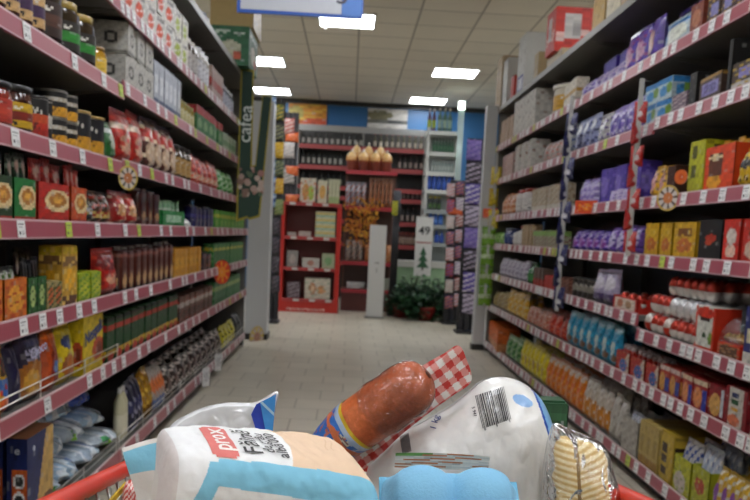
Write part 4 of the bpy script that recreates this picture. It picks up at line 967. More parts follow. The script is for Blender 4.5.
# drinks shelving
Yd = 13.75
X0, X1 = lx(296, 180, Yd), lx(427, 180, Yd)
r = empty('drinks_shelving', (X0, Yd, 0)); W = X1-X0; D = .45
bx('back_panel', 0, W, D, D+.03, 0, lz(360, 129, Yd), '3c3a38', r)
for x in (0, W-.03, W*.5-.015): bx('upright', x, x+.03, 0, D, 0, lz(360, 131, Yd), '8a8884', r)
bx('header_board', 0, W, -.02, 0, lz(360, 133, Yd), lz(360, 127, Yd), 'a4a4a2', r)
tag(r, 'wide drinks shelving with red rails against the back wall', 'shelving')
zs = []
for py in (146.5, 167, 187, 197, 220, 243, 262):
    z = lz(360, py, Yd); zs.append(z)
    s = bx('shelf_board', .032, W-.032, 0, D-.01, z-.04, z-.01, '6b6964', r)
    e = bx('price_rail', .032, W-.032, -.012, 0, z-.07, z, 'a84848', s, 'plastic')
def dz(i): return zs[i]-.0095
brow(300, 364, 146, Yd+.04, 11, .24, BO('22241f', 'c0beb8', '55504a', mat='plastic'), 'dark bottle with white label on the upper left drinks shelf', 'bottle', dz(0))
brow(372, 424, 146, Yd+.04, 9, .24, BO('4a4830', 'c0b8a8', '8a3a34', mat='plastic'), 'pale bottle on the upper right drinks shelf', 'bottle', dz(0))
brow(300, 343, 167, Yd+.04, 8, .27, BO('1c1e1c', 'b4b4ac', '1c2420', mat='plastic'), 'black bottle with white label on the second drinks shelf', 'bottle', dz(1))
brow(397, 424, 167, Yd+.04, 5, .26, BO('3a2a28', 'b8a8a0', '6a2c2c', mat='plastic'), 'dark bottle on the right of the second drinks shelf', 'bottle', dz(1))
brow(300, 343, 187, Yd+.04, 7, .25, BO('181a18', '8a8c7c', '202420', mat='plastic'), 'black bottle on the left of the third drinks shelf', 'bottle', dz(2))
brow(397, 424, 197, Yd+.04, 6, .26, BO('222224', '9a8a88', '2a2a30', mat='plastic'), 'dark bottle on the right of the fourth drinks shelf', 'bottle', dz(3))
brow(394, 421, 220, Yd+.04, 5, .26, BO('2a2628', 'a89890', '5a2a28', mat='plastic'), 'dark bottle on the right of the fifth drinks shelf', 'bottle', dz(4))
brow(394, 421, 243, Yd+.04, 8, .22, J('6a3a34', 'a89080', '8a3830', mat='plastic'), 'red-brown jar on the sixth drinks shelf', 'jar', dz(5))
# pictures above
def picture(px0, px1, py0, py1, base, its, label):
    a = at(px0, py1, YW-.03); b = at(px1, py0, YW-.03); w = b.x-a.x; h = b.z-a.z
    m = MB(); m.box(0, w, 0, .02, 0, h, base, 'card'); o = m.build('wall_poster'); o.location = (a.x, YW-.026, a.z)
    p = MB(); p.grid(lambda u, v: (w*u, -.002, h*v), 28, 12, design(base, *its), 'card', False); p.build('printed_picture', o)
    tag(o, label, 'poster')
picture(288, 327, 105, 127, 'c8862c', (('b', 0, .4, 'b85a28'), ('n', 3, 'd0a83c'), ('e', .2, .6, .2, .3, 'a89a4c'), ('e', .7, .25, .3, .2, 'c05030')), 'orange and yellow fruit poster on the blue back wall')
picture(367, 408, 110, 130, 'b8b4ac', (('b', .3, .5, '5a5a54'), ('e', .3, .7, .35, .2, '6a6448'), ('e', .7, .4, .2, .1, '3a3c3c')), 'grey landscape poster on the blue back wall')
# white fridge style rack at the right with bottles
Yr = 12.9
x0, x1 = lx(425, 180, Yr), lx(459, 180, Yr); W = x1-x0
r = empty('white_rack', (x0, Yr, 0))
bx('back_panel', 0, W, .442, .45, 0, lz(440, 128, Yr), 'aab0ae', r)
for x in (0, W-.04): bx('rack_post', x, x+.04, 0, .04, 0, lz(440, 128 if x == 0 else 128, Yr), 'c4c6c2', r); bx('rack_post', x, x+.04, .4, .44, 0, lz(440, 128, Yr), 'c4c6c2', r)
rz_ = []
for i, py in enumerate((131, 152, 172, 190, 210, 225, 243, 262)):
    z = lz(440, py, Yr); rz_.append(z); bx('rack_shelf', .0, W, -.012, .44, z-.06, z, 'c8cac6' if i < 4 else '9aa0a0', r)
tag(r, 'white metal rack of bottles beside the drinks shelving', 'rack')
brow(427, 436, 131, Yr+.05, 2, .34, BO('5a3a50', '9aa830', 'b8b4ac', mat='plastic'), 'dark bottle with lime label on top of white rack', 'bottle', rz_[0]+.001)
brow(437, 452, 131, Yr+.05, 3, .36, BO('3a5a44', '8aa08c', 'c8c0b0', mat='plastic'), 'green bottle with pale cap on top of white rack', 'bottle', rz_[0]+.001)
brow(432, 454, 152, Yr+.05, 7, .22, BO('244a34', '3a6a4c', '2a4034', mat='plastic'), 'dark green bottle on the second white rack shelf', 'bottle', rz_[1]+.001)
brow(431, 454, 172, Yr+.05, 7, .2, BO('8a9894', 'a8b0ac', 'b8b8b8', mat='plastic'), 'grey bottle on the third white rack shelf', 'bottle', rz_[2]+.001)
brow(426, 457, 190, Yr+.03, 6, .27, BO('28489c', '3a5cb0', 'c8b820', mat='plastic', sh=.72, neck=.6), 'blue bottle with yellow cap on the fourth white rack shelf', 'bottle', rz_[3]+.001)
brow(428, 441, 210, Yr+.03, 3, .2, BO('2c2c30', '4a6a3a', 'c8b820', mat='plastic', sh=.7, neck=.6), 'dark bottle with yellow cap on the fifth white rack shelf', 'bottle', rz_[4]+.001)
brow(428, 443, 225, Yr+.03, 3, .18, BO('3a64b4', '5a84c8', '8ab0d8', mat='plastic', sh=.7, neck=.6), 'mid blue bottle on the sixth white rack shelf', 'bottle', rz_[5]+.001)
brow(434, 444, 243, Yr+.03, 2, .18, BO('28489c', '3a5cb0', '28489c', mat='plastic'), 'navy bottle on the seventh white rack shelf', 'bottle', rz_[6]+.001)
# green glass post with lit top
a = at(458, 172, 12.6); t = at(459, 101, 12.6)
o = bx('glass_post', -.045, .045, 0, .05, 0, t.z-.12, 'ffffff', None, 'green_glass'); o.location = (a.x, 12.6, 0)
bx('lit_cap', -.045, .045, 0, .05, t.z-.12, t.z, 'ffffff', o, 'lamp_tube'); tag(o, 'tall green glass post with a lit white top', 'light post')
# green counter behind the plants
o = bx('low_counter', lx(385, 290, 12.4), lx(462, 290, 12.4), 12.4, 12.8, .0, lz(430, 268, 12.4), '8fb08a'); 
bx('counter_top', lx(385, 290, 12.4)-.01, lx(462, 290, 12.4)+.01, 12.38, 12.85, lz(430, 268, 12.4), lz(430, 262, 12.4), 'c4c4bc', o)
tag(o, 'low pale green counter behind the potted plants', 'counter')
# red cardboard display with four shelves
Yq = 11.3; x0, x1 = lx(279, 255, Yq), lx(340, 255, Yq); W = x1-x0; D = .4
rH = lz(310, 203, Yq)
r = empty('red_display_stand', (x0, Yq, 0))
for x in (0, W-.06): bx('side_panel', x, x+.06, 0, D, 0, rH, 'b8261c', r)
bx('back_panel', .06, W-.06, D-.02, D, 0, rH, '6a1c18', r)
zq = [rH, lz(310, 237, Yq), lz(310, 268, Yq), lz(310, 299, Yq)]
bx('base_panel', .06, W-.06, 0, .03, 0, zq[3]-.02, 'b8281c', r)
m = MB(); m.grid(lambda u, v: (.12+(W-.3)*u, -.002, zq[3]-.16+.03*v), 24, 2, design('b8281c', ('t', 0, 1, 0, 1, 'd8b0a8')), 'card', False); m.build('faded_print', r)
for i, z in enumerate(zq):
    s = bx('shelf_board', .061 if i else 0, W-.061 if i else W, -.01, D-.021, z-.03, z, '8a241c', r)
    e = bx('price_rail', .061 if i else 0, W-.061 if i else W, -.025, -.011, z-.04, z+.005, 'a83c3c', s, 'plastic')
    for k in range(3):
        tg = bx('price_tag', .12+k*.22+.03*i, .2+k*.22+.03*i, -.028, -.0255, z-.032, z-.002, 'c4c4c0', e, 'card')
tag(r, 'red display stand with four shelves of boxed toys', 'display stand')
kid = (('e', .35, .45, .22, .35, 'b8884c'), ('e', .7, .4, .2, .3, '9ab04a'), ('n', 1, 'c86a40'))
brow(299, 316, 203, Yq+.05, 1, .33, C('c0b8a8', *kid), 'cream toy box with child picture on top of the red stand', 'toy box', zq[0]+.001, d=.25)
brow(317, 327, 203, Yq+.05, 1, .31, C('c4c0a8', ('e', .5, .5, .35, .3, 'c89a50')), 'cream toy box with yellow picture on the red stand', 'toy box', zq[0]+.001, d=.25)
brow(328, 339, 203, Yq+.05, 3, .33, C('b8b89a', ('b', .0, .3, '9ab078')), 'slim pale green toy box on top of the red stand', 'toy box', zq[0]+.001, d=.25)
for i in range(4):
    brow(314, 336, 237, Yq+.04, 1, .085, C('c0bc98', ('b', .2, .4, '7ab0a0'), ('b', .6, .8, 'c8b050')), 'flat cream box in pile on upper red shelf, '+['lowest', 'second', 'third', 'topmost'][i], 'box', zq[1]+.001+i*.087, d=.2)
brow(287, 296, 237, Yq+.04, 1, .05, C('a8a098'), 'low grey box on the upper red shelf', 'box', zq[1]+.001)
brow(298, 311, 237, Yq+.04, 1, .07, C('b8a8a0'), 'low pale box on the upper red shelf', 'box', zq[1]+.001)
brow(286, 298, 268, Yq+.04, 1, .22, C('8a8480', ('e', .5, .5, .3, .3, 'a89a94')), 'grey square box on the middle red shelf', 'box', zq[2]+.001)
brow(301, 320, 268, Yq+.04, 1, .13, C('b8b4ac', ('e', .5, .5, .2, .3, 'a87868')), 'low white box on the middle red shelf', 'box', zq[2]+.001)
brow(321, 335, 268, Yq+.04, 1, .2, C('a0a888', ('e', .5, .5, .3, .3, '7aa070')), 'green and grey box on the middle red shelf', 'box', zq[2]+.001)
brow(286, 300, 299, Yq+.04, 1, .22, C('5a4a50', ('n', 3, '8a8088')), 'dark grey box on the lowest red shelf', 'box', zq[3]+.001)
brow(303, 331, 299, Yq+.04, 1, .28, C('c0b8a8', ('e', .3, .5, .13, .3, 'a0603c'), ('e', .3, .5, .08, .2, 'c8a888'), ('e', .65, .45, .18, .2, 'c89060'), ('n', 1, '9aa890')), 'large cream toy box with child picture on the lowest red shelf', 'toy box', zq[3]+.001, d=.2)
# bread and bakery display
Yk = 11.75; x0, x1 = lx(343, 240, Yk), lx(394, 240, Yk); W = x1-x0; D = .45
r = empty('bakery_stand', (x0, Yk, 0)); kz = [lz(368, p_, Yk) for p_ in (171, 207, 262, 290)]
for x in (0, W-.03): bx('upright', x, x+.03, D-.04, D, 0, kz[0], '6a4a3c', r)
bx('back_panel', .03, W-.03, D-.02, D-.005, 0, kz[0], '4a3028', r)
for i, z in enumerate(kz):
    s = bx('shelf_board', 0, W, .0, D-.045, z-.03, z, '6a4034', r); bx('price_rail', 0, W, -.014, -.001, z-.05, z+.005, 'a8303a', s, 'plastic')
bx('base_panel', .0, W, .05, .07, 0, kz[3]-.05, '5a2824', r)
tag(r, 'bakery stand with red-railed shelves left of the white pillar', 'display stand')
def loaf(w, h, d):
    m = MB(); m.lathe([(w*.34, 0, '6a2c20'), (w*.42, h*.1, '7a3424'), (w*.42, h*.4, '8a4028'), (w*.5, h*.48, 'c8985c'), (w*.48, h*.66, 'd0a868'), (w*.3, h*.82, 'd8b880'), (w*.1, h*.9, 'd8c090')], 14, 'film', -d/2)
    m.lathe([(.004, h*.9, 'd8d0c0'), (w*.1, h, 'd8d0c0')], 8, 'film', -d/2); return [('bagged_cake', m)]
brow(345, 393, 171, Yk+.02, 4, .3, loaf, 'bagged round cake on top of the bakery stand', 'cake', kz[0]+.001, d=.2)
brow(350, 386, 171, Yk+.24, 3, .42, loaf, 'bagged round cake in the raised back row', 'cake', kz[0]+.001, d=.2)
brow(345, 366, 207, Yk+.05, 4, .34, P('8a8c98', ('b', .6, .9, 'b8bcc8'), ('n', 3, 'a85a48')), 'silver bag on the upper bakery shelf', 'bag', kz[1]+.001, d=.1)
brow(368, 392, 207, Yk+.05, 6, .42, P('7a4a34', ('n', 2, 'a87a50'), ('r', .3, .7, .2, .8, 'a86a48')), 'tall brown bag of bread on the upper bakery shelf', 'bag', kz[1]+.001, d=.08)
brow(345, 362, 262, Yk+.05, 3, .3, P('8a8078', ('n', 3, 'b8b0a8'), ('n', 1, 'a8783c')), 'grey bag on the middle bakery shelf', 'bag', kz[2]+.001, d=.1)
brow(364, 392, 262, Yk+.05, 4, .25, P('a8683c', ('n', 2, 'c09a5c')), 'brown bag on the middle bakery shelf', 'bag', kz[2]+.001, d=.1)
brow(345, 366, 290, Yk+.05, 1, .1, P('b8b8b4'), 'white wrapped parcel on the lowest bakery shelf', 'parcel', kz[3]+.001, d=.2)
brow(368, 390, 290, Yk+.05, 2, .16, C('8a9080', ('n', 2, 'a8a89a')), 'grey-green box on the lowest bakery shelf', 'box', kz[3]+.001, d=.2)
# orange leaf garland in front of the bakery stand
g = MB(); r7 = random.Random(3)
c0 = at(362, 222, Yk-.12)
for i in range(420):
    u = r7.gauss(0, .13); v = r7.gauss(0, .2); w_ = r7.uniform(-.05, .08)
    if abs(u) > .3 or abs(v) > .34: continue
    p = Vector((u+v*.15, w_, v)); a = r7.uniform(0, 6.28); s_ = r7.uniform(.02, .045)
    t1 = Vector((math.cos(a), r7.uniform(-.6, .6), math.sin(a))).normalized(); t2 = t1.cross(Vector((r7.uniform(-.4, .4), 1, .1))).normalized()
    g.poly([p, p+t1*s_*.5+t2*s_*.4, p+t1*s_*1.2, p+t1*s_*.5-t2*s_*.4], ['c8801c', 'd89c28', 'b86a1c', 'c88c20', 'a85a1c'][i % 5], 'leaf')
o = g.build('leaf_garland'); o.location = c0
k = MB(); k.tube([(0, .0, -.3), (.02, 0, 0), (0, 0, .34), (0, .135, .36)], .006, '6a4a2c', 'cloth'); k.build('garland_stem', o)
tag(o, 'bunch of orange autumn leaves hanging on the bakery stand', 'garland')
# white low pillar
a = at(376.5, 271, 10.9); w = lx(384.5, 271, 10.9)-lx(368, 271, 10.9)
o = bx('security_pillar', -w/2, w/2, 0, .09, 0, lz(377, 225, 10.9), 'c8c8c6', None, 'plastic'); o.location = (a.x, 10.9, 0)
bx('pillar_foot', -w/2-.02, w/2+.02, -.03, .12, 0, .02, '5a5854', o)
bx('pillar_mark', -.03, .03, -.002, -.0005, .72, .735, '8a8a88', o); bx('pillar_mark', -.008, .008, -.002, -.0005, .6, .66, '9a9a98', o)
tag(o, 'narrow white pillar standing on the floor in front of the bakery stand', 'pillar')
# price poster with tree
a = at(425, 250, 11.9); x0, x1 = lx(416, 230, 11.9), lx(433, 230, 11.9); w = x1-x0; zt, zb_ = lz(425, 217, 11.9), lz(425, 276, 11.9)
o = bx('price_poster', -w/2, w/2, 0, .012, zb_, zt, 'd0d0cc', None, 'card'); o.location = ((x0+x1)/2, 11.9, 0)
text_obj('49', .165, '2a2a2e', Matrix.Translation((0, -.004, zt-.2)) @ TX, 'lettering', o, bold=True)
bx('red_line', -w/2+.01, w/2-.01, -.003, -.001, zt-.37, zt-.355, 'a83830', o)
tm = MB()
for i in range(3):
    zt_ = zt-.42-.09*i; hw = .05+.02*i
    tm.poly([(-hw, -.003-.0004*i, zt_-.12), (hw, -.003-.0004*i, zt_-.12), (0, -.003-.0004*i, zt_)], '2c5a3c')
tm.poly([(-.012, -.003, zt-.76), (.012, -.003, zt-.76), (.012, -.003, zt-.7), (-.012, -.003, zt-.7)], '4a3424'); tm.build('tree_picture', o)
bx('poster_stand', -.012, .012, .013, .03, 0.01, zt, '9a9a98', o); bx('stand_foot', -.12, .12, -.05, .1, 0, .012, '6a6a68', o)
tag(o, 'white price poster reading 49 above a green tree picture', 'poster')
# potted plants
def plant(px, py, Y, rad, hh, seed, label, n=420, potc='8a2420'):
    r9 = random.Random(seed); p = at(px, py, Y)
    root = MB(); root.lathe([(.09, 0, potc), (.12, .16, potc), (.125, .18, potc), (.115, .18, '3a2418'), (.11, .165, '2a1c14')], 14, 'plastic'); o = root.build('potted_plant')
    st = MB(); lf = MB()
    for b in range(20):
        a = r9.uniform(0, 6.28); e = r9.uniform(.1, 1)**.7; R = rad*r9.uniform(.5, 1)*math.sin(e*1.5); top = Vector((R*math.cos(a), R*math.sin(a)*.7, .18+hh*math.cos(e*1.35)*r9.uniform(.7, 1)))
        mid = top*.5+Vector((0, 0, .12)); pts = [Vector((0, 0, .15)).lerp(mid, t/4) .lerp(mid.lerp(top, t/4), t/4) for t in range(5)]
        st.tube(pts, .006, '2c3a20', 'leaf', 5)
        for i in range(n//16):
            t = r9.uniform(.35, 1.05); q = Vector((0, 0, .15)).lerp(mid, t).lerp(mid.lerp(top, t), t)
            q += Vector((r9.gauss(0, .05), r9.gauss(0, .05), r9.gauss(0, .04))); s_ = r9.uniform(.06, .12); aa = r9.uniform(0, 6.28)
            t1 = Vector((math.cos(aa), math.sin(aa), r9.uniform(-.6, .5))).normalized(); t2 = t1.cross(Vector((r9.uniform(-.5, .5), r9.uniform(-.5, .5), 1))).normalized()
            q.z = max(q.z-.26*r9.random(), .06)
            lf.poly([q, q+t1*s_*.45+t2*s_*.28, q+t1*s_+Vector((0, 0, -.01)), q+t1*s_*.45-t2*s_*.28], ['163a20', '1e4826', '14301c', '26542c'][i % 4], 'leaf')
    st.build('plant_stem', o); lf.build('foliage', o)
    o.location = (p.x, Y, 0); tag(o, label, 'potted plant', 'potted plants by the counter')
plant(427, 300, 10.9, .56, .5, 1, 'large dark green potted plant in the middle of the group', 900)
plant(401, 300, 11.2, .32, .34, 2, 'small potted plant just right of the white pillar', 300)
plant(441, 300, 11.5, .36, .42, 3, 'potted plant at the right of the group beside the hanging goods', 420)
plant(411, 300, 11.75, .25, .5, 4, 'potted plant half hidden behind the large one', 300, '8a2c24')
# wire grid stands of hanging goods
def gridstand(px0, px1, pyt, pyb, Y, label, items):
    x0, x1 = lx(px0, (pyt+pyb)/2, Y), lx(px1, (pyt+pyb)/2, Y); zt = lz((px0+px1)/2, pyt, Y); w = x1-x0
    m = MB()
    for k in range(4): x = w*k/3; m.tube([(x, .03, .0), (x, .03, zt)], .008, '4a4a4c')
    z = .15
    while z < zt: m.tube([(0, .03, z), (w, .03, z)], .004, '4a4a4c', n=5); z += .18
    o = m.build('wire_grid_stand'); o.location = (x0, Y, 0); bx('back_board', 0, w, .045, .06, .04, zt, '34343a', o); k = bx('stand_base', -.02, w+.02, -.08, .2, 0, .03, '2a2a2c', o)
    tag(o, label, 'display stand')
    seen = {}
    for (px, py, wp, hp, col, its, desc, cat) in items:
        c = at(px, py, Y-.0); s = Y/F; ww, hh = wp*s, hp*s
        key = desc+col
        q = make(pouch(ww, hh, .04, design(col, *its), col, name='hanging_pack'), False) if key not in seen else copy_tree(seen[key])
        seen.setdefault(key, q)
        q.location = (c.x, Y-.012, c.z-hh/2); q.rotation_euler = (0, 0, -PI/2)
        seen[desc+'#'] = seen.get(desc+'#', 0)+1
        cnt = seen[desc+'#']
        lab = desc+', '+['highest', 'second highest', 'third highest', 'fourth highest', 'fifth highest', 'sixth highest', 'seventh highest', 'eighth highest'][cnt-1]+' of its column'
        if lab in LABELS: print('DUP', lab)
        LABELS[lab] = 1
        tag(q, lab, cat, desc+' column')
n3 = lambda c: (('n', 3, c),)
it = []
for i in range(7): it.append((272.5, 104+i*16, 6.5, 14, '6a8cb8', (('n', 4, 'b8c4cc'), ('b', .4, .6, '2c4a80')), 'blue and white sachet strip beside the grey column', 'sachet'))
for i, (py, col) in enumerate(((112, '4a5a2c'), (132, '3a3a34'), (150, 'b8901c'), (168, '3c4a34'), (186, 'b8881c'), (207, '6a7a44'))):
    it.append((279, py, 9, 15, col, n3('8a8a5c' if i % 2 else 'c8a83c'), 'yellow and dark hanging pack next to the sachet strip', 'pack'))
for i, py in enumerate((226, 245, 264, 284)): it.append((276, py, 8, 17, '2a2a30', n3('5a4a58'), 'dark hanging pack low beside the red stand', 'pack'))
gridstand(266, 281, 98, 318, 9.8, 'narrow wire stand of hanging packs beside the grey column', it)
it = []
for i, py in enumerate((126, 150, 176)): it.append((289, py, 11, 15, ['a85a50', 'a8a4a0', '8a8a84'][i], n3('c8b8b0'), 'pale hanging pack above the red stand', 'pack'))
for i, py in enumerate((137, 169, 196)): it.append((292, py, 13, 9+i*3, 'c8501c', n3('c8742c'), 'orange promotion card above the red stand', 'price card'))
gridstand(284, 297, 112, 205, 12.1, 'wire stand carrying orange cards left of the drinks shelving', it)
it = []
pal = ['7a68a8', '3a3440', '5a4c94', 'a89cb0', 'c8c0cc', '2a2438', '8a7ab8', '4a4858']
for i in range(8): it.append((474-.6*i, 150+i*22, 15, 20, pal[i % 4], (('n', 3, pal[(i+2) % 8]),), 'purple and lilac hanging pack beside the slim column', 'pack'))
gridstand(463, 482, 138, 335, 9.6, 'tall wire stand of purple packs beside the slim column', it)
it = []
for i in range(8): it.append((451-.3*i, 190+i*16, 8, 13, ['c8c0c8', 'a03a34', 'b8b8b8', '54406a'][i % 4], (('n', 4, ['c87868', '6a5890', 'c8a8a0'][i % 3]),), 'small left-column hanging pack beside the price poster', 'pack'))
for i in range(8): it.append((460-.3*i, 188+i*16, 8, 13, ['4a3c6a', 'c8c0c0', '8a3430', 'b0a8b8'][i % 4], (('n', 4, ['b86858', '8a78a0', 'c8c0c0'][i % 3]),), 'small right-column hanging pack beside the price poster', 'pack'))
it.append((455, 211, 15, 7, 'c8481c', n3('c86a2c'), 'orange promotion card on the wire stand', 'price card'))
gridstand(447, 465, 180, 326, 10.6, 'wire stand of pale packs right of the price poster', it)
it = [(467-.4*i, 258+i*17, 7, 15, '9ab030', n3('c8c86a'), 'lime hanging pack low on the right', 'pack') for i in range(3)]
gridstand(462, 470, 240, 318, 10.2, 'low wire stand of lime packs near the slim column', it)
it = [(395, 208+0*i, 6, 14, 'b8b020', n3('5a7a2c'), 'yellow-green pack right of the bakery stand', 'pack') for i in range(1)]
gridstand(392, 398, 190, 300, 11.4, 'thin wire stand right of the bakery stand', it)
# ---------------- the shopping trolley and its groceries
def pillow(outline, Y, th, cf, mat, res=(56, 160), name='bag', front=.5, wrinkle=.0, seed=0, pw=.55, tex=None, edge=.0008, sub=.0):
    """closed cushion: outline given as points in the plane at distance Y; depth bulges to th"""
    P_ = [at(x, y, Y) for x, y in outline]; n = len(P_)
    px = [Vector((a, b, 0)) for a, b in outline]
    # closed catmull-rom resample
    def cr(A, t):
        i = int(t*n) % n; f = t*n-int(t*n)
        p0, p1, p2, p3 = A[i-1], A[i], A[(i+1) % n], A[(i+2) % n]
        return .5*((2*p1)+(p2-p0)*f+(2*p0-5*p1+4*p2-p3)*f*f+(3*p1-p0-3*p2+p3)*f**3)
    c = sum(P_, Vector())/n; cp = sum(px, Vector())/n
    m = MB()
    def S(sg):
        def f(u, v):
            e = cr(P_, u % 1); q = c.lerp(e, v)
            h = th*(front if sg < 0 else 1-front)*max(0, 1-v**2.2)**pw
            if wrinkle: h += wrinkle*noise.noise(Vector((q.x*40+seed, q.z*40, sg)))*(1-v**6)*(min(1, v*4))+wrinkle*.6*abs(noise.noise(Vector((q.x*90+seed, q.z*50, 3+sg))))*(1-v**6)*min(1, v*4)
            return (q.x-c.x, sg*(h+edge), q.z-c.z)
        return f
    def colf(u, v):
        q = cp.lerp(cr(px, u % 1), v); return lin(cf(q.x, q.y)) if callable(cf) else lin(cf)
    m.grid(S(-1), res[1], res[0], colf, mat, flip=True)
    m.grid(S(1), res[1]//2, res[0]//3, (cf if not callable(cf) else colf), mat)
    o = m.build(name); o.location = c
    return o, c
# trolley
ZF = .74
t = empty('shopping_trolley', (.025, .55, 0))
def loc(x, y, z): return (x-.025, y-.55, z)
def rrect(x0, x1, y0, y1, z, r, k=6, zf=0):
    pts = []
    for cx, cy, a0 in ((x1-r, y0+r, -PI/2), (x1-r, y1-r, 0), (x0+r, y1-r, PI/2), (x0+r, y0+r, PI)):
        for i in range(k+1):
            a = a0+PI/2*i/k; y = cy+r*math.sin(a); pts.append(loc(cx+r*math.cos(a), y, z+zf*(y-.6)))
    return pts
m = MB(); m.tube(rrect(-.204, .262, .22, .885, .894, .06, 8, -.157), .0078, 'c8301c', 'plastic', 12, True); m.build('red_rim', t)
m = MB(); g = 'a8a8a6'
for k in range(1, 5):
    f_ = k/5; ins = .035*f_; m.tube(rrect(-.2+ins, .258-ins, .225+ins, .88-ins, .855-(.855-ZF)*f_, .05, 5), .002, g, 'metal', 5, True)
for k in range(1, 22):
    y = .22+.66*k/22; 
    for x, xi in ((-.2, -.165), (.258, .223)): m.tube([loc(x, y, .894-.157*(y-.6)), loc(xi, y, ZF)], .0016, g, 'metal', 5)
for k in range(1, 15):
    x = -.2+.458*k/15; xi = .029+(x-.029)*.85; m.tube([loc(x, .88, .85), loc(xi, .845, ZF)], .0016, g, 'metal', 5); m.tube([loc(x, .225, .95), loc(xi, .26, ZF)], .0016, g, 'metal', 5)
m.build('wire_basket', t)
m = MB(); m.box(*[a for p in ((-.165-.025, .223-.025), (.26-.55, .845-.55), (ZF-.012, ZF)) for a in p], '5a5856', 'plastic'); m.build('basket_floor', t)
m = MB()
for x in (-.19, .24):
    m.tube([loc(x, .1, 1.0), loc(x, .22, .88), loc(x, .3, .7), loc(x, .3, .2), loc(x, .2, .14)], .011, '9a9a98', 'metal', 8)
    m.tube([loc(x, .3, .2), loc(x*.9, .85, .16)], .011, '9a9a98', 'metal', 8); m.tube([loc(x*.9, .85, .16), loc(x*.95, .8, ZF-.01)], .011, '9a9a98', 'metal', 8)
m.build('trolley_frame', t)
m = MB(); m.tube([loc(-.2, .1, 1.0), loc(.25, .1, 1.0)], .016, 'b8281c', 'plastic', 12); m.build('push_handle', t)
for x in (-.19, .24):
    for y in (.2, .85):
        xx = x if y < .5 else x*.9
        w = MB(); pr = [(.035, -.012), (.05, -.012), (.05, .012), (.035, .012)]
        w.tube([loc(xx-.012, y, .055), loc(xx+.012, y, .055)], .054, '2a2a2a', 'plastic', 18); ww = w.build('caster_wheel', t)
        fk = MB(); fk.tube([loc(xx+.016, y, .055), loc(xx+.016, y, .12), loc(xx, y, .15)], .005, 'a0a09e'); fk.tube([loc(xx-.016, y, .055), loc(xx-.016, y, .12), loc(xx, y, .15)], .005, 'a0a09e'); fk.build('caster_fork', ww)
s1, s2 = at(105, 487, .66), at(131, 520, .72)
m = MB(); X_ = -.188
m.box(X_-.001, X_+.001, .655, .72, .842, .872, 'c8a81c'); m.box(X_+.0012, X_+.002, .661, .714, .846, .867, 'c8c8c0')
pl = m.build('yellow_framed_label', t); pl.location = (-.025, -.55, 0)
tag(t, 'shopping trolley with red plastic rim holding the groceries', 'shopping trolley')
# cartons lying under the groceries
def under(x0, x1, y0, y1, h, col, label):
    m = carton(y1-y0, h, x1-x0, design(col, ('n', 1, 'c8b898')), col, name='carton_box'); o = make(m); o.location = (x1, (y0+y1)/2, ZF+.001); tag(o, label, 'carton')
under(-.155, -.005, .36, .74, .088, 'a8946c', 'brown carton lying under the flour bag in the trolley')
# flour bag
FL, FR, NL, NR = at(154, 417, .64), at(340, 430, .685), at(176, 452, .555), at(392, 483, .60)
nrm = (FR-FL).cross(FL-NL).normalized()
if nrm.z < 0: nrm = -nrm
BT = .034
def fpos(p, q, r):      # p along, q -1 near..1 far, r -1..1 thickness
    w = (q+1)/2; a = NL.lerp(FL, w); b = NR.lerp(FR, w); return a.lerp(b, p)+nrm*(r-1)*BT
def fS(u, v):
    a = 2*PI*u; n = 3.6; ca, sa = math.cos(a), math.sin(a); k = (abs(ca)**n+abs(sa)**n)**(-1/n)
    p = v
    e = (max(0, 1-abs(2*p-1)**14))**(1/5)
    e = .12+.88*e if 0 < p < 1 else 0
    bul = 1+.05*math.sin(PI*p)
    wr = 1+.035*noise.noise(Vector((p*9, ca*2.5, sa*2.5)))+.02*noise.noise(Vector((p*24, ca*5, sa*6)))
    drop = -.28*max(0, (p-.86)/.14)**2
    return fpos(p, k*ca*e*wr*bul, k*sa*e*wr*(1+.12*math.sin(PI*p))+drop*max(0, k*sa)*1)
def fcol(u, v):
    a = 2*PI*u; n = 3.6; ca, sa = math.cos(a), math.sin(a); k = (abs(ca)**n+abs(sa)**n)**(-1/n); q, r = k*ca, k*sa
    W2 = .052
    d = (1-q)*W2 if r > .0 and q > -.97 else 0
    if q <= -.97 or (r <= .8 and q < 0): d = 2*W2+(1-r)*BT
    elif r < 0: d = 9
    if q > 0 and r < .5: return lin('d6d4d0') if r > -.5 else lin('d6d4d0')
    bc = .109+.0*v+max(0, .2-v)*.42
    if v < .03: return lin('d2cccb')
    if abs(d-bc) < .015+.003*v: return lin('7cbcd6')
    if d < bc:
        if v < .22 and d < .012: return lin('6fb2cc')
        if v > .985-.0*d: return lin('c9b79f')
        e_ = .575-.05*((d-.05)/.05)**2
        if v > e_: 
            if .012 < abs(v-.83+.02*math.sin(d*150)) < .02 and .03 < d < .055: return lin('d2b294')
            return lin('dcbfa2')
        return lin('e0e1e2')
    return lin('dcdcdc')
m = MB(); m.grid(fS, 330, 260, fcol, 'paper'); o = m.build('flour_bag')
tag(o, 'white flour bag with light blue stripe and beige panel lying in the trolley', 'flour bag')
def ftop(p, q, off):   # point on upper face
    n = 3.6; rr_ = max(0, 1-abs(q)**n)**(1/n); wr = 1.0
    # project on the modelled surface by direction
    a = math.atan2(rr_, q); b = fS(a/(2*PI), p); return Vector(b)+nrm*off
def fmap(mb, pc, qc, off, name, mirror=1):
    L_ = (FR-FL).length; W_ = (FL-NL).length
    out = MB(); out.f = mb.f; out.c = mb.c; out.m = mb.m; out.sm = mb.sm
    for x, y, z in mb.v:
        p = pc-y/L_; q = qc+x/(W_/2)
        out.v.append(tuple(ftop(p, max(-.999, min(.999, q)), off+z)))
    return out.build(name, o)
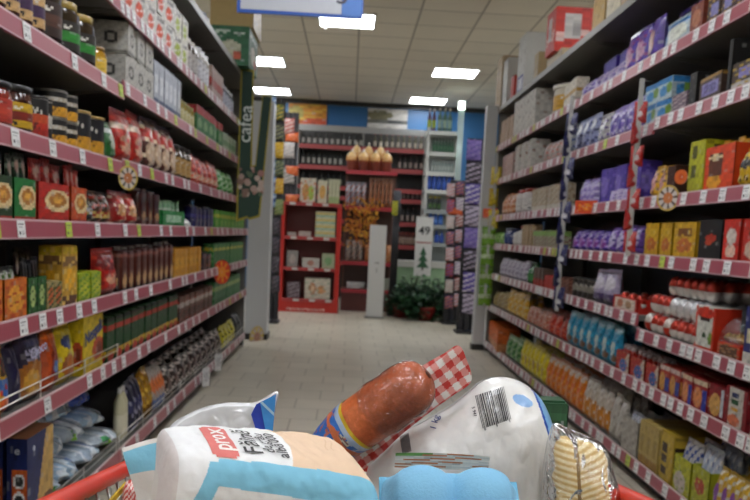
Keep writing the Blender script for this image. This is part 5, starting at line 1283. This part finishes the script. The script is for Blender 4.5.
# red logo plate: rounded rectangle grid mapped on the surface
lg = MB(); lw, lh = .05, .0185
def rr2(u, v):
    x, y = (u-.5)*lw, (v-.5)*lh; return (x, y, 0)
lg.grid(rr2, 24, 8, 'd2726c', 'paper', True, flip=False)
drop_ = [i for i, f in enumerate(lg.f) if ((i % 24 in (0, 23)) and (i//24 in (0, 7)))]
for i in sorted(drop_, reverse=True):
    for a in (lg.f, lg.c, lg.m, lg.sm): a.pop(i)
fmap(lg, .235, -.24, .0006, 'red_logo')
for s_, size, pc, qc, col in (('prox', .0195, .233, -.24, 'ece4e0'), ('Făină', .0185, .375, -.2, '3c3c3e'), ('de grâu', .0115, .45, -.22, '4a4a4c'), ('albă 000', .0115, .51, -.24, '4a4a4c')):
    tm = text_mesh(s_, size, col, 'paper', .0, bold=True)
    fmap(tm, pc, qc, .0012, 'lettering')
# folded flap at the left end
m = MB(); fa, fb, fc, fd = at(124, 447, .625), at(166, 439, .612), at(170, 520, .6), at(140, 520, .615)
def flap(sg):
    def f(u, v):
        a = fd.lerp(fa, v); b = fc.lerp(fb, v); p = a.lerp(b, u); p.y += .008*math.sin(u*PI)*(1 if v < 1 else 1)+sg*.0012+.004*math.sin(v*5+u*3)
        return p
    return f
fcl = lambda u, v: lin('ded9d4') if v > .955 else lin('7cbcd6') if v > .62 else lin('d4d2d0')
m.grid(flap(-1), 16, 40, fcl, 'paper'); m.grid(flap(1), 16, 40, fcl, 'paper', flip=True); m.build('top_flap', o)
# clear bag with a blue corner behind the flour
def ccol(x, y):
    if x > 252+(y-395)*-.1 and (x-262)*1.0+(y-412)*.35 > -4+(0 if y < 414 else (y-414)*.2):
        if (x-262)*.9+(y-404)*-.6 > 7: return '3f8fd8' if (x-270)**2/9+(y-404)**2/40 > 1 else '9cc4e0'
        return '1c3ca8' if y > 400 else '4a90d4'
    return 'c4c4c6'
o, c = pillow([(168, 432), (190, 413), (222, 403), (255, 402), (277, 391), (276, 408), (272, 432), (266, 480), (262, 530), (178, 530), (170, 480)], .79, .035, ccol, 'milky_film', name='plastic_bag', wrinkle=.003, seed=4)
# give the printed corner its own part
m = MB(); pts = [(256, 402), (277, 391.5), (276, 402), (272.5, 432), (259, 430), (250, 412)]
def q3(x, y, k=-.016): v = at(x, y, .79)-c; return (v.x, k, v.z)
m.poly([q3(277.5, 391), q3(274, 432), q3(259, 430), q3(253, 411), q3(258, 401)], '2440b0', 'film'); m.poly([q3(277.5, 391, -.0172), q3(274, 432, -.0172), q3(268, 430, -.0172), q3(262, 399, -.0172)], '3f8fd8', 'film')
m.poly([q3(262, 399, -.0178), q3(264.5, 398, -.0178), q3(276, 409, -.0178), q3(275.7, 412, -.0178)], 'a8cce4', 'film')
m.build('blue_printed_corner', o)
tag(o, 'see-through bag with a blue printed corner standing behind the flour bag', 'bag')
# sugar bag
def bars(t_): return (int(t_*31)*7+int(t_*31)**2) % 5 < 2 or int(t_*62) % 7 == 0
def scol(x, y):
    # barcode
    if ((x-517)/10)**2+((y-395-.3*(x-517))/5)**2 < 1: return '86aede'
    ed = (x-530)*.95-(y-388)*.27          # right printed edge
    if y < 446 and ed > 0: return '2050b8' if ed < 2.4 else '8abce8' if ed < 12 else '3c7cc8'
    return 'e2e1df'
o, cs = pillow([(366, 476), (382, 449), (402, 433), (425, 421), (450, 407), (468, 393), (481, 382), (497, 377), (514, 379), (529, 387), (543, 402), (552, 425), (556, 455), (557, 500), (553, 560), (520, 590), (400, 590), (364, 560)], .80, .1, scol, 'polythene', res=(90, 260), name='sugar_bag', wrinkle=.0028, seed=2, pw=.5)
tag(o, 'white translucent sugar bag with a black barcode and blue edge', 'sugar bag')
dg = bpy.context.evaluated_depsgraph_get()
def on_surface(obj, px, py, off=.0006):
    org = Vector((0, 0, CAMZ)); d = ray(px, py).normalized()
    inv = obj.matrix_basis.inverted(); lo = inv @ org; ld = (inv.to_3x3() @ d).normalized()
    ok, p_, n_, _ = obj.ray_cast(lo, ld)
    if not ok: return None
    if n_.dot(ld) > 0: n_ = -n_
    return p_+n_*off
bpy.context.view_layer.update()
def decal(obj, A, B, C_, rects, mat, name, nu=6, off=.0006, back=None):
    """printed marks laid on a bag: A origin, B end of the horizontal side, C_ end of the vertical side (pixels)"""
    m = MB()
    def pt(s_, t_, o_=off): return on_surface(obj, A[0]+(B[0]-A[0])*s_+(C_[0]-A[0])*t_, A[1]+(B[1]-A[1])*s_+(C_[1]-A[1])*t_, o_)
    for s0, s1, t0, t1, col in rects:
        ns = max(1, int((s1-s0)*nu+.5))
        for i in range(ns):
            for j in range(nu):
                q = [pt(s0+(s1-s0)*(i+a)/ns, t0+(t1-t0)*(j+b)/nu) for a, b in ((0, 0), (1, 0), (1, 1), (0, 1))]
                if None in q: continue
                m.poly(q[::-1], col, mat)
    return m.build(name, obj)
rb = random.Random(8); rects = []; s_ = 0
while s_ < .97:
    w_ = rb.choice((.014, .022, .034, .045)); rects.append((s_, min(1, s_+w_), 0 if int(s_*9) % 4 == 0 else 0, 1 if rb.random() < .2 else .93, '26262a')); s_ += w_+rb.choice((.014, .022, .03))
decal(o, (475.4, 396), (504.5, 386.5), (483.5, 431), rects, 'film', 'barcode')
decal(o, (400, 437), (409, 433), (403, 455), [(a/10, a/10+.06, 0, 1, '3a3a40') for a in range(10)], 'film', 'barcode')
def decal_text(obj, s, size_px, px, py, ang, col, name='lettering'):
    tm = text_mesh(s, size_px, col, 'film', 0, bold=True); out = MB(); out.f, out.c, out.m, out.sm = tm.f, tm.c, tm.m, tm.sm
    ca, sa = math.cos(ang), math.sin(ang)
    for x, y, z in tm.v:
        q = on_surface(obj, px+x*ca+y*sa, py+x*sa-y*ca, .0008)
        out.v.append(tuple(q or (0, 0, 0)))
    return out.build(name, obj)
decal_text(o, '1 kg', 9, 435, 423, -PI/2+.25, '28347c')
decal_text(o, '5 941', 4.5, 474.5, 412, PI/2-.22, '3a3a40')
# salami in its wrap
A = at(347, 432, .775); Bv = at(412, 386, .752); ax = (Bv-A); LA = ax.length; ax.normalize()
e1 = Vector((0, -1, 0)); e1 = (e1-ax*e1.dot(ax)).normalized(); e2 = ax.cross(e1)
R0 = .0245
def srad(s):             # s metres along the axis from A
    if s > LA-.004: x = (s-LA+.004)/(R0*.95); return R0*max(0, 1-x**2.3)**.5
    if s < 0: return R0*max(0.05, 1-(s/-.03)**2)**.5
    return R0*(1+.05*math.sin(s/LA*PI))
def stube(s0, s1, ns, na, k, cf, mat, jag=0, a0=0, a1=2*PI):
    m = MB()
    def S(u, v):
        s = s0+(s1-s0)*v; a = a0+(a1-a0)*u; r = srad(s)*k if not callable(k) else k(s, a)
        r *= 1+jag*noise.noise(Vector((math.cos(a)*2, math.sin(a)*2, s*60)))
        p = A+ax*s+(e1*math.cos(a)+e2*math.sin(a))*r; return p-A
    m.grid(S, na, ns, cf, mat); return m
nr = random.Random(4)
def mcol(u, v):
    n_ = noise.noise(Vector((u*30, v*34, 1))); b = noise.noise(Vector((u*6, v*5, 7)))
    base = Vector((.55+.05*b, .13+.02*b, .04)); 
    if n_ > .3: base = base*1.1+Vector((.02, .01, .01))
    if n_ < -.35: base *= .9
    return tuple(base)
o = stube(-.004, LA+.019, 90, 110, 1, mcol, 'meat', .03).build('salami'); o.location = A
tag(o, 'thick reddish brown salami in clear film leaning over the sugar bag', 'salami')
f = stube(LA*.45, LA+.0195, 50, 60, lambda s, a: srad(s)*1.02+.0009, 'ffffff', 'wrap_film', .06); f.build('clear_wrap', o)
def lcol(u, v):
    if v > .93: return lin('d0b030')
    x = (u*18) % 1; 
    if .85 < v < .94: return lin('a8bcd8')
    if ((u-.02)/.03)**2+((v-.72)/.12)**2 < 1 or ((u-.98)/.03)**2+((v-.72)/.12)**2 < 1: return lin('7a5a60' if int(u*200+v*40) % 2 else 'c8c8b8')
    if noise.noise(Vector((u*25, v*9, 2))) > .25: return lin('a8b8d8' if u < .5 else 'b86a60')
    return lin('2f6cc0')
def lrad(s, a):
    t_ = (s+.045)/.055; return .003+(R0*1.06-.003)*min(1, max(0, t_))**.35
stube(-.045, .016, 34, 90, lrad, lcol, 'film', .05).build('blue_label', o)
sh = [(427, 363), (443, 354), (458, 345.5), (466, 358), (471, 381), (452, 396), (434, 409), (402, 434), (378, 457), (360, 470), (338, 462), (330, 448), (345, 425), (380, 392)]
def gcol(x, y):
    ca, sa = math.cos(-.62), math.sin(-.62); u, v = x*ca+y*sa, -x*sa+y*ca
    a, b = int(u//7.2) % 2, int(v//7.2) % 2
    return 'b8302a' if a and b else ('d08a84' if (a or b) else 'd8d4d0')
g, cg = pillow(sh, .786, .004, gcol, 'film', res=(60, 200), name='gingham_backing', wrinkle=.0035, seed=9)
g.parent = o; g.location = cg-A
# egg carton, tilted towards the handle
C0 = at(453, 454, .655); th = math.radians(37); L_, W_, H_ = .15, .112, .062
E1 = Vector((1, 0, -.0)); E2 = Vector((0, -math.cos(th), -math.sin(th))); E3 = Vector((0, -math.sin(th), math.cos(th)))
def sm(x): x = max(0, min(1, x)); return x*x*(3-2*x)
def lid(x, y):           # x across -W/2..W/2, y from far end 0..L
    ex = min(x+W_/2, W_/2-x); ey = min(y, L_-y)
    rim = min(ex, ey); cor = 0
    if ex < .016 and ey < .016: rim = .016-math.hypot(.016-ex, .016-ey)
    if rim < 0: return None
    base = -.03+.019*sm(rim/.012)
    b = 0
    for cx in (-.0245, .0245):
        for cy in (.0285, .076, .122):
            d = math.hypot((x-cx)/.0255, (y-cy)/.0255); 
            if d < 1: b = max(b, (1-d**2)**.8)
    return base+.0165*b
m = MB(); nx, ny = 84, 110; idx = {}
for j in range(ny+1):
    for i in range(nx+1):
        x, y = -W_/2+W_*i/nx, L_*j/ny
        # round the corners by pulling points in
        cx, cy = max(-W_/2+.016, min(W_/2-.016, x)), max(.016, min(L_-.016, y)); dx, dy = x-cx, y-cy; dd = math.hypot(dx, dy)
        if dx and dy:
            mx_ = max(abs(dx), abs(dy)); x, y = cx+dx*mx_/dd, cy+dy*mx_/dd
        z = lid(x*.9999, min(max(y, 1e-6), L_-1e-6)); z = -.03 if z is None else z
        idx[i, j] = len(m.v); m.v.append(tuple(E1*x+E2*y+E3*z))
for j in range(ny):
    for i in range(nx): m.face((idx[i, j], idx[i, j+1], idx[i+1, j+1], idx[i+1, j]), '7db6d8', 'pulp', True)
ring = [idx[i, 0] for i in range(nx+1)]+[idx[nx, j] for j in range(1, ny+1)]+[idx[i, ny] for i in range(nx-1, -1, -1)]+[idx[0, j] for j in range(ny-1, 0, -1)]
low = []; 
for k in ring:
    v = Vector(m.v[k]); low.append(len(m.v)); m.v.append(tuple(v-E3*.004))
for a in range(len(ring)):
    b = (a+1) % len(ring); m.face((ring[a], ring[b], low[b], low[a]), '7db6d8', 'pulp', True)
m.face(tuple(low), '7db6d8', 'pulp')
o = m.build('egg_carton'); o.location = C0
# tray under the lid, cups
m = MB()
for cx in (-.0245, .0245):
    for cy in (.032, .075, .118):
        q = MB(); q.lathe([(.014, -.062, 'x'.replace('x', '6aacce')), (.019, -.055, '6aacce'), (.0225, -.036, '6aacce')], 16, 'pulp', cx, cap=True)
        Mx = Matrix((( E1.x, E2.x, E3.x, 0), (E1.y, E2.y, E3.y, 0), (E1.z, E2.z, E3.z, 0), (0, 0, 0, 1)))
        q.v = [(x, y+cy, z) for x, y, z in q.v]; m.add(q, Mx)
b_ = MB(); b_.box(-W_/2-.002, W_/2+.002, .0, L_, -.038, -.0345, '6aacce', 'pulp'); m.add(b_, Mx)
m.build('egg_tray', o)
m = MB(); b_ = MB(); b_.grid(lambda u, v: (-.046+.078*u, -.001-.004*v, -.022+.016*v*(1-.12*(2*u-1)**2)), 46, 10, design('dccfc0', ('b', .75, 1, 'd0c8b8'), ('r', 0, .4, .8, 1, '6a9a4a'), ('n', 3, 'c87a50')), 'paper'); m.add(b_, Mx); m.build('paper_label', o)
tag(o, 'light blue pulp egg carton tilted beside the flour bag', 'egg carton')
# biscuit bag in clear film
def pcol(x, y):
    k = math.sin((y+(.35 if x > 572 else -.2)*(x-560))*1.05); 
    if abs(x-572) < 1.6: return '8a6a34'
    return 'ecdcb0' if k > .3 else ('cdaa66' if k < -.5 else 'dfc48a')
o, c = pillow([(548, 470), (551, 448), (560, 436), (584, 440), (602, 449), (611, 475), (619, 520), (616, 565), (548, 565), (545, 520)], .735, .05, pcol, 'paper', res=(70, 150), name='biscuit_stack', wrinkle=.003, seed=3)
bag, cb = pillow([(543, 480), (547, 450), (551, 434), (556, 423), (570, 429), (592, 437), (605, 447), (612, 470), (621, 500), (627, 545), (618, 585), (546, 585), (541, 540)], .735, .062, 'ffffff', 'clear_film', res=(60, 150), name='biscuit_bag', wrinkle=.008, seed=6, pw=.45)
o.parent = bag; o.location = c-cb
tag(bag, 'crinkled clear bag of golden biscuits at the right of the trolley', 'biscuit bag')
# dark green box and small wrapper
p, q = at(541, 403, .845), at(568, 404, .845)
m = carton(.02, p.z-ZF-.001, .05, design('1f4a2c'), '1f4a2c', name='green_box')
o = make(carton(q.x-p.x, p.z-ZF-.001, .03, design('1f4a2c', ('b', .9, .95, '2c5a38')), '1f4a2c', name='green_box')); o.location = ((p.x+q.x)/2, .845, ZF+.001); o.rotation_euler = (0, 0, -PI/2)
tag(o, 'dark green box behind the biscuit bag in the trolley', 'box')
o, c = pillow([(125, 484), (134, 480), (139, 492), (140, 560), (128, 560), (122, 510)], .70, .02, lambda x, y: 'c04a44' if int(x*.5+y*.35) % 2 else 'd8b8b4', 'film', res=(14, 40), name='sweet_wrapper')
tag(o, 'small red and white wrapper beside the left rim of the trolley', 'wrapper')
# ---------------- camera, world, colour management
w = bpy.data.worlds.new('World'); SC.world = w; w.use_nodes = True
w.node_tree.nodes['Background'].inputs[0].default_value = (.8, .85, 1, 1); w.node_tree.nodes['Background'].inputs[1].default_value = .3
cam = bpy.data.cameras.new('camera'); co = bpy.data.objects.new('camera', cam); COL.objects.link(co)
cam.sensor_width = 23.6; cam.lens = 23.6*F/750; cam.shift_y = (CY-250)/750; cam.clip_start = .05; cam.clip_end = 60
right = Vector((math.cos(YAW), -math.sin(YAW), 0)); fwd = Vector((math.sin(YAW)*math.cos(PITCH), math.cos(YAW)*math.cos(PITCH), -math.sin(PITCH)))
up = right.cross(fwd)
# picture content is turned clockwise, so the camera is turned the other way round its view axis
r2 = right*math.cos(ROLL)+up*math.sin(ROLL); u2 = -right*math.sin(ROLL)+up*math.cos(ROLL)
Mc = Matrix(((r2.x, u2.x, -fwd.x, 0), (r2.y, u2.y, -fwd.y, 0), (r2.z, u2.z, -fwd.z, 0), (0, 0, 0, 1)))
co.matrix_world = Matrix.Translation((0, 0, CAMZ)) @ Mc
cam.dof.use_dof = True; cam.dof.focus_distance = .76; cam.dof.aperture_fstop = 9.5
SC.camera = co
SC.view_settings.view_transform = 'Standard'; SC.view_settings.look = 'None'; SC.view_settings.gamma = 1; SC.view_settings.exposure = 0.68
SC.view_settings.use_curve_mapping = False
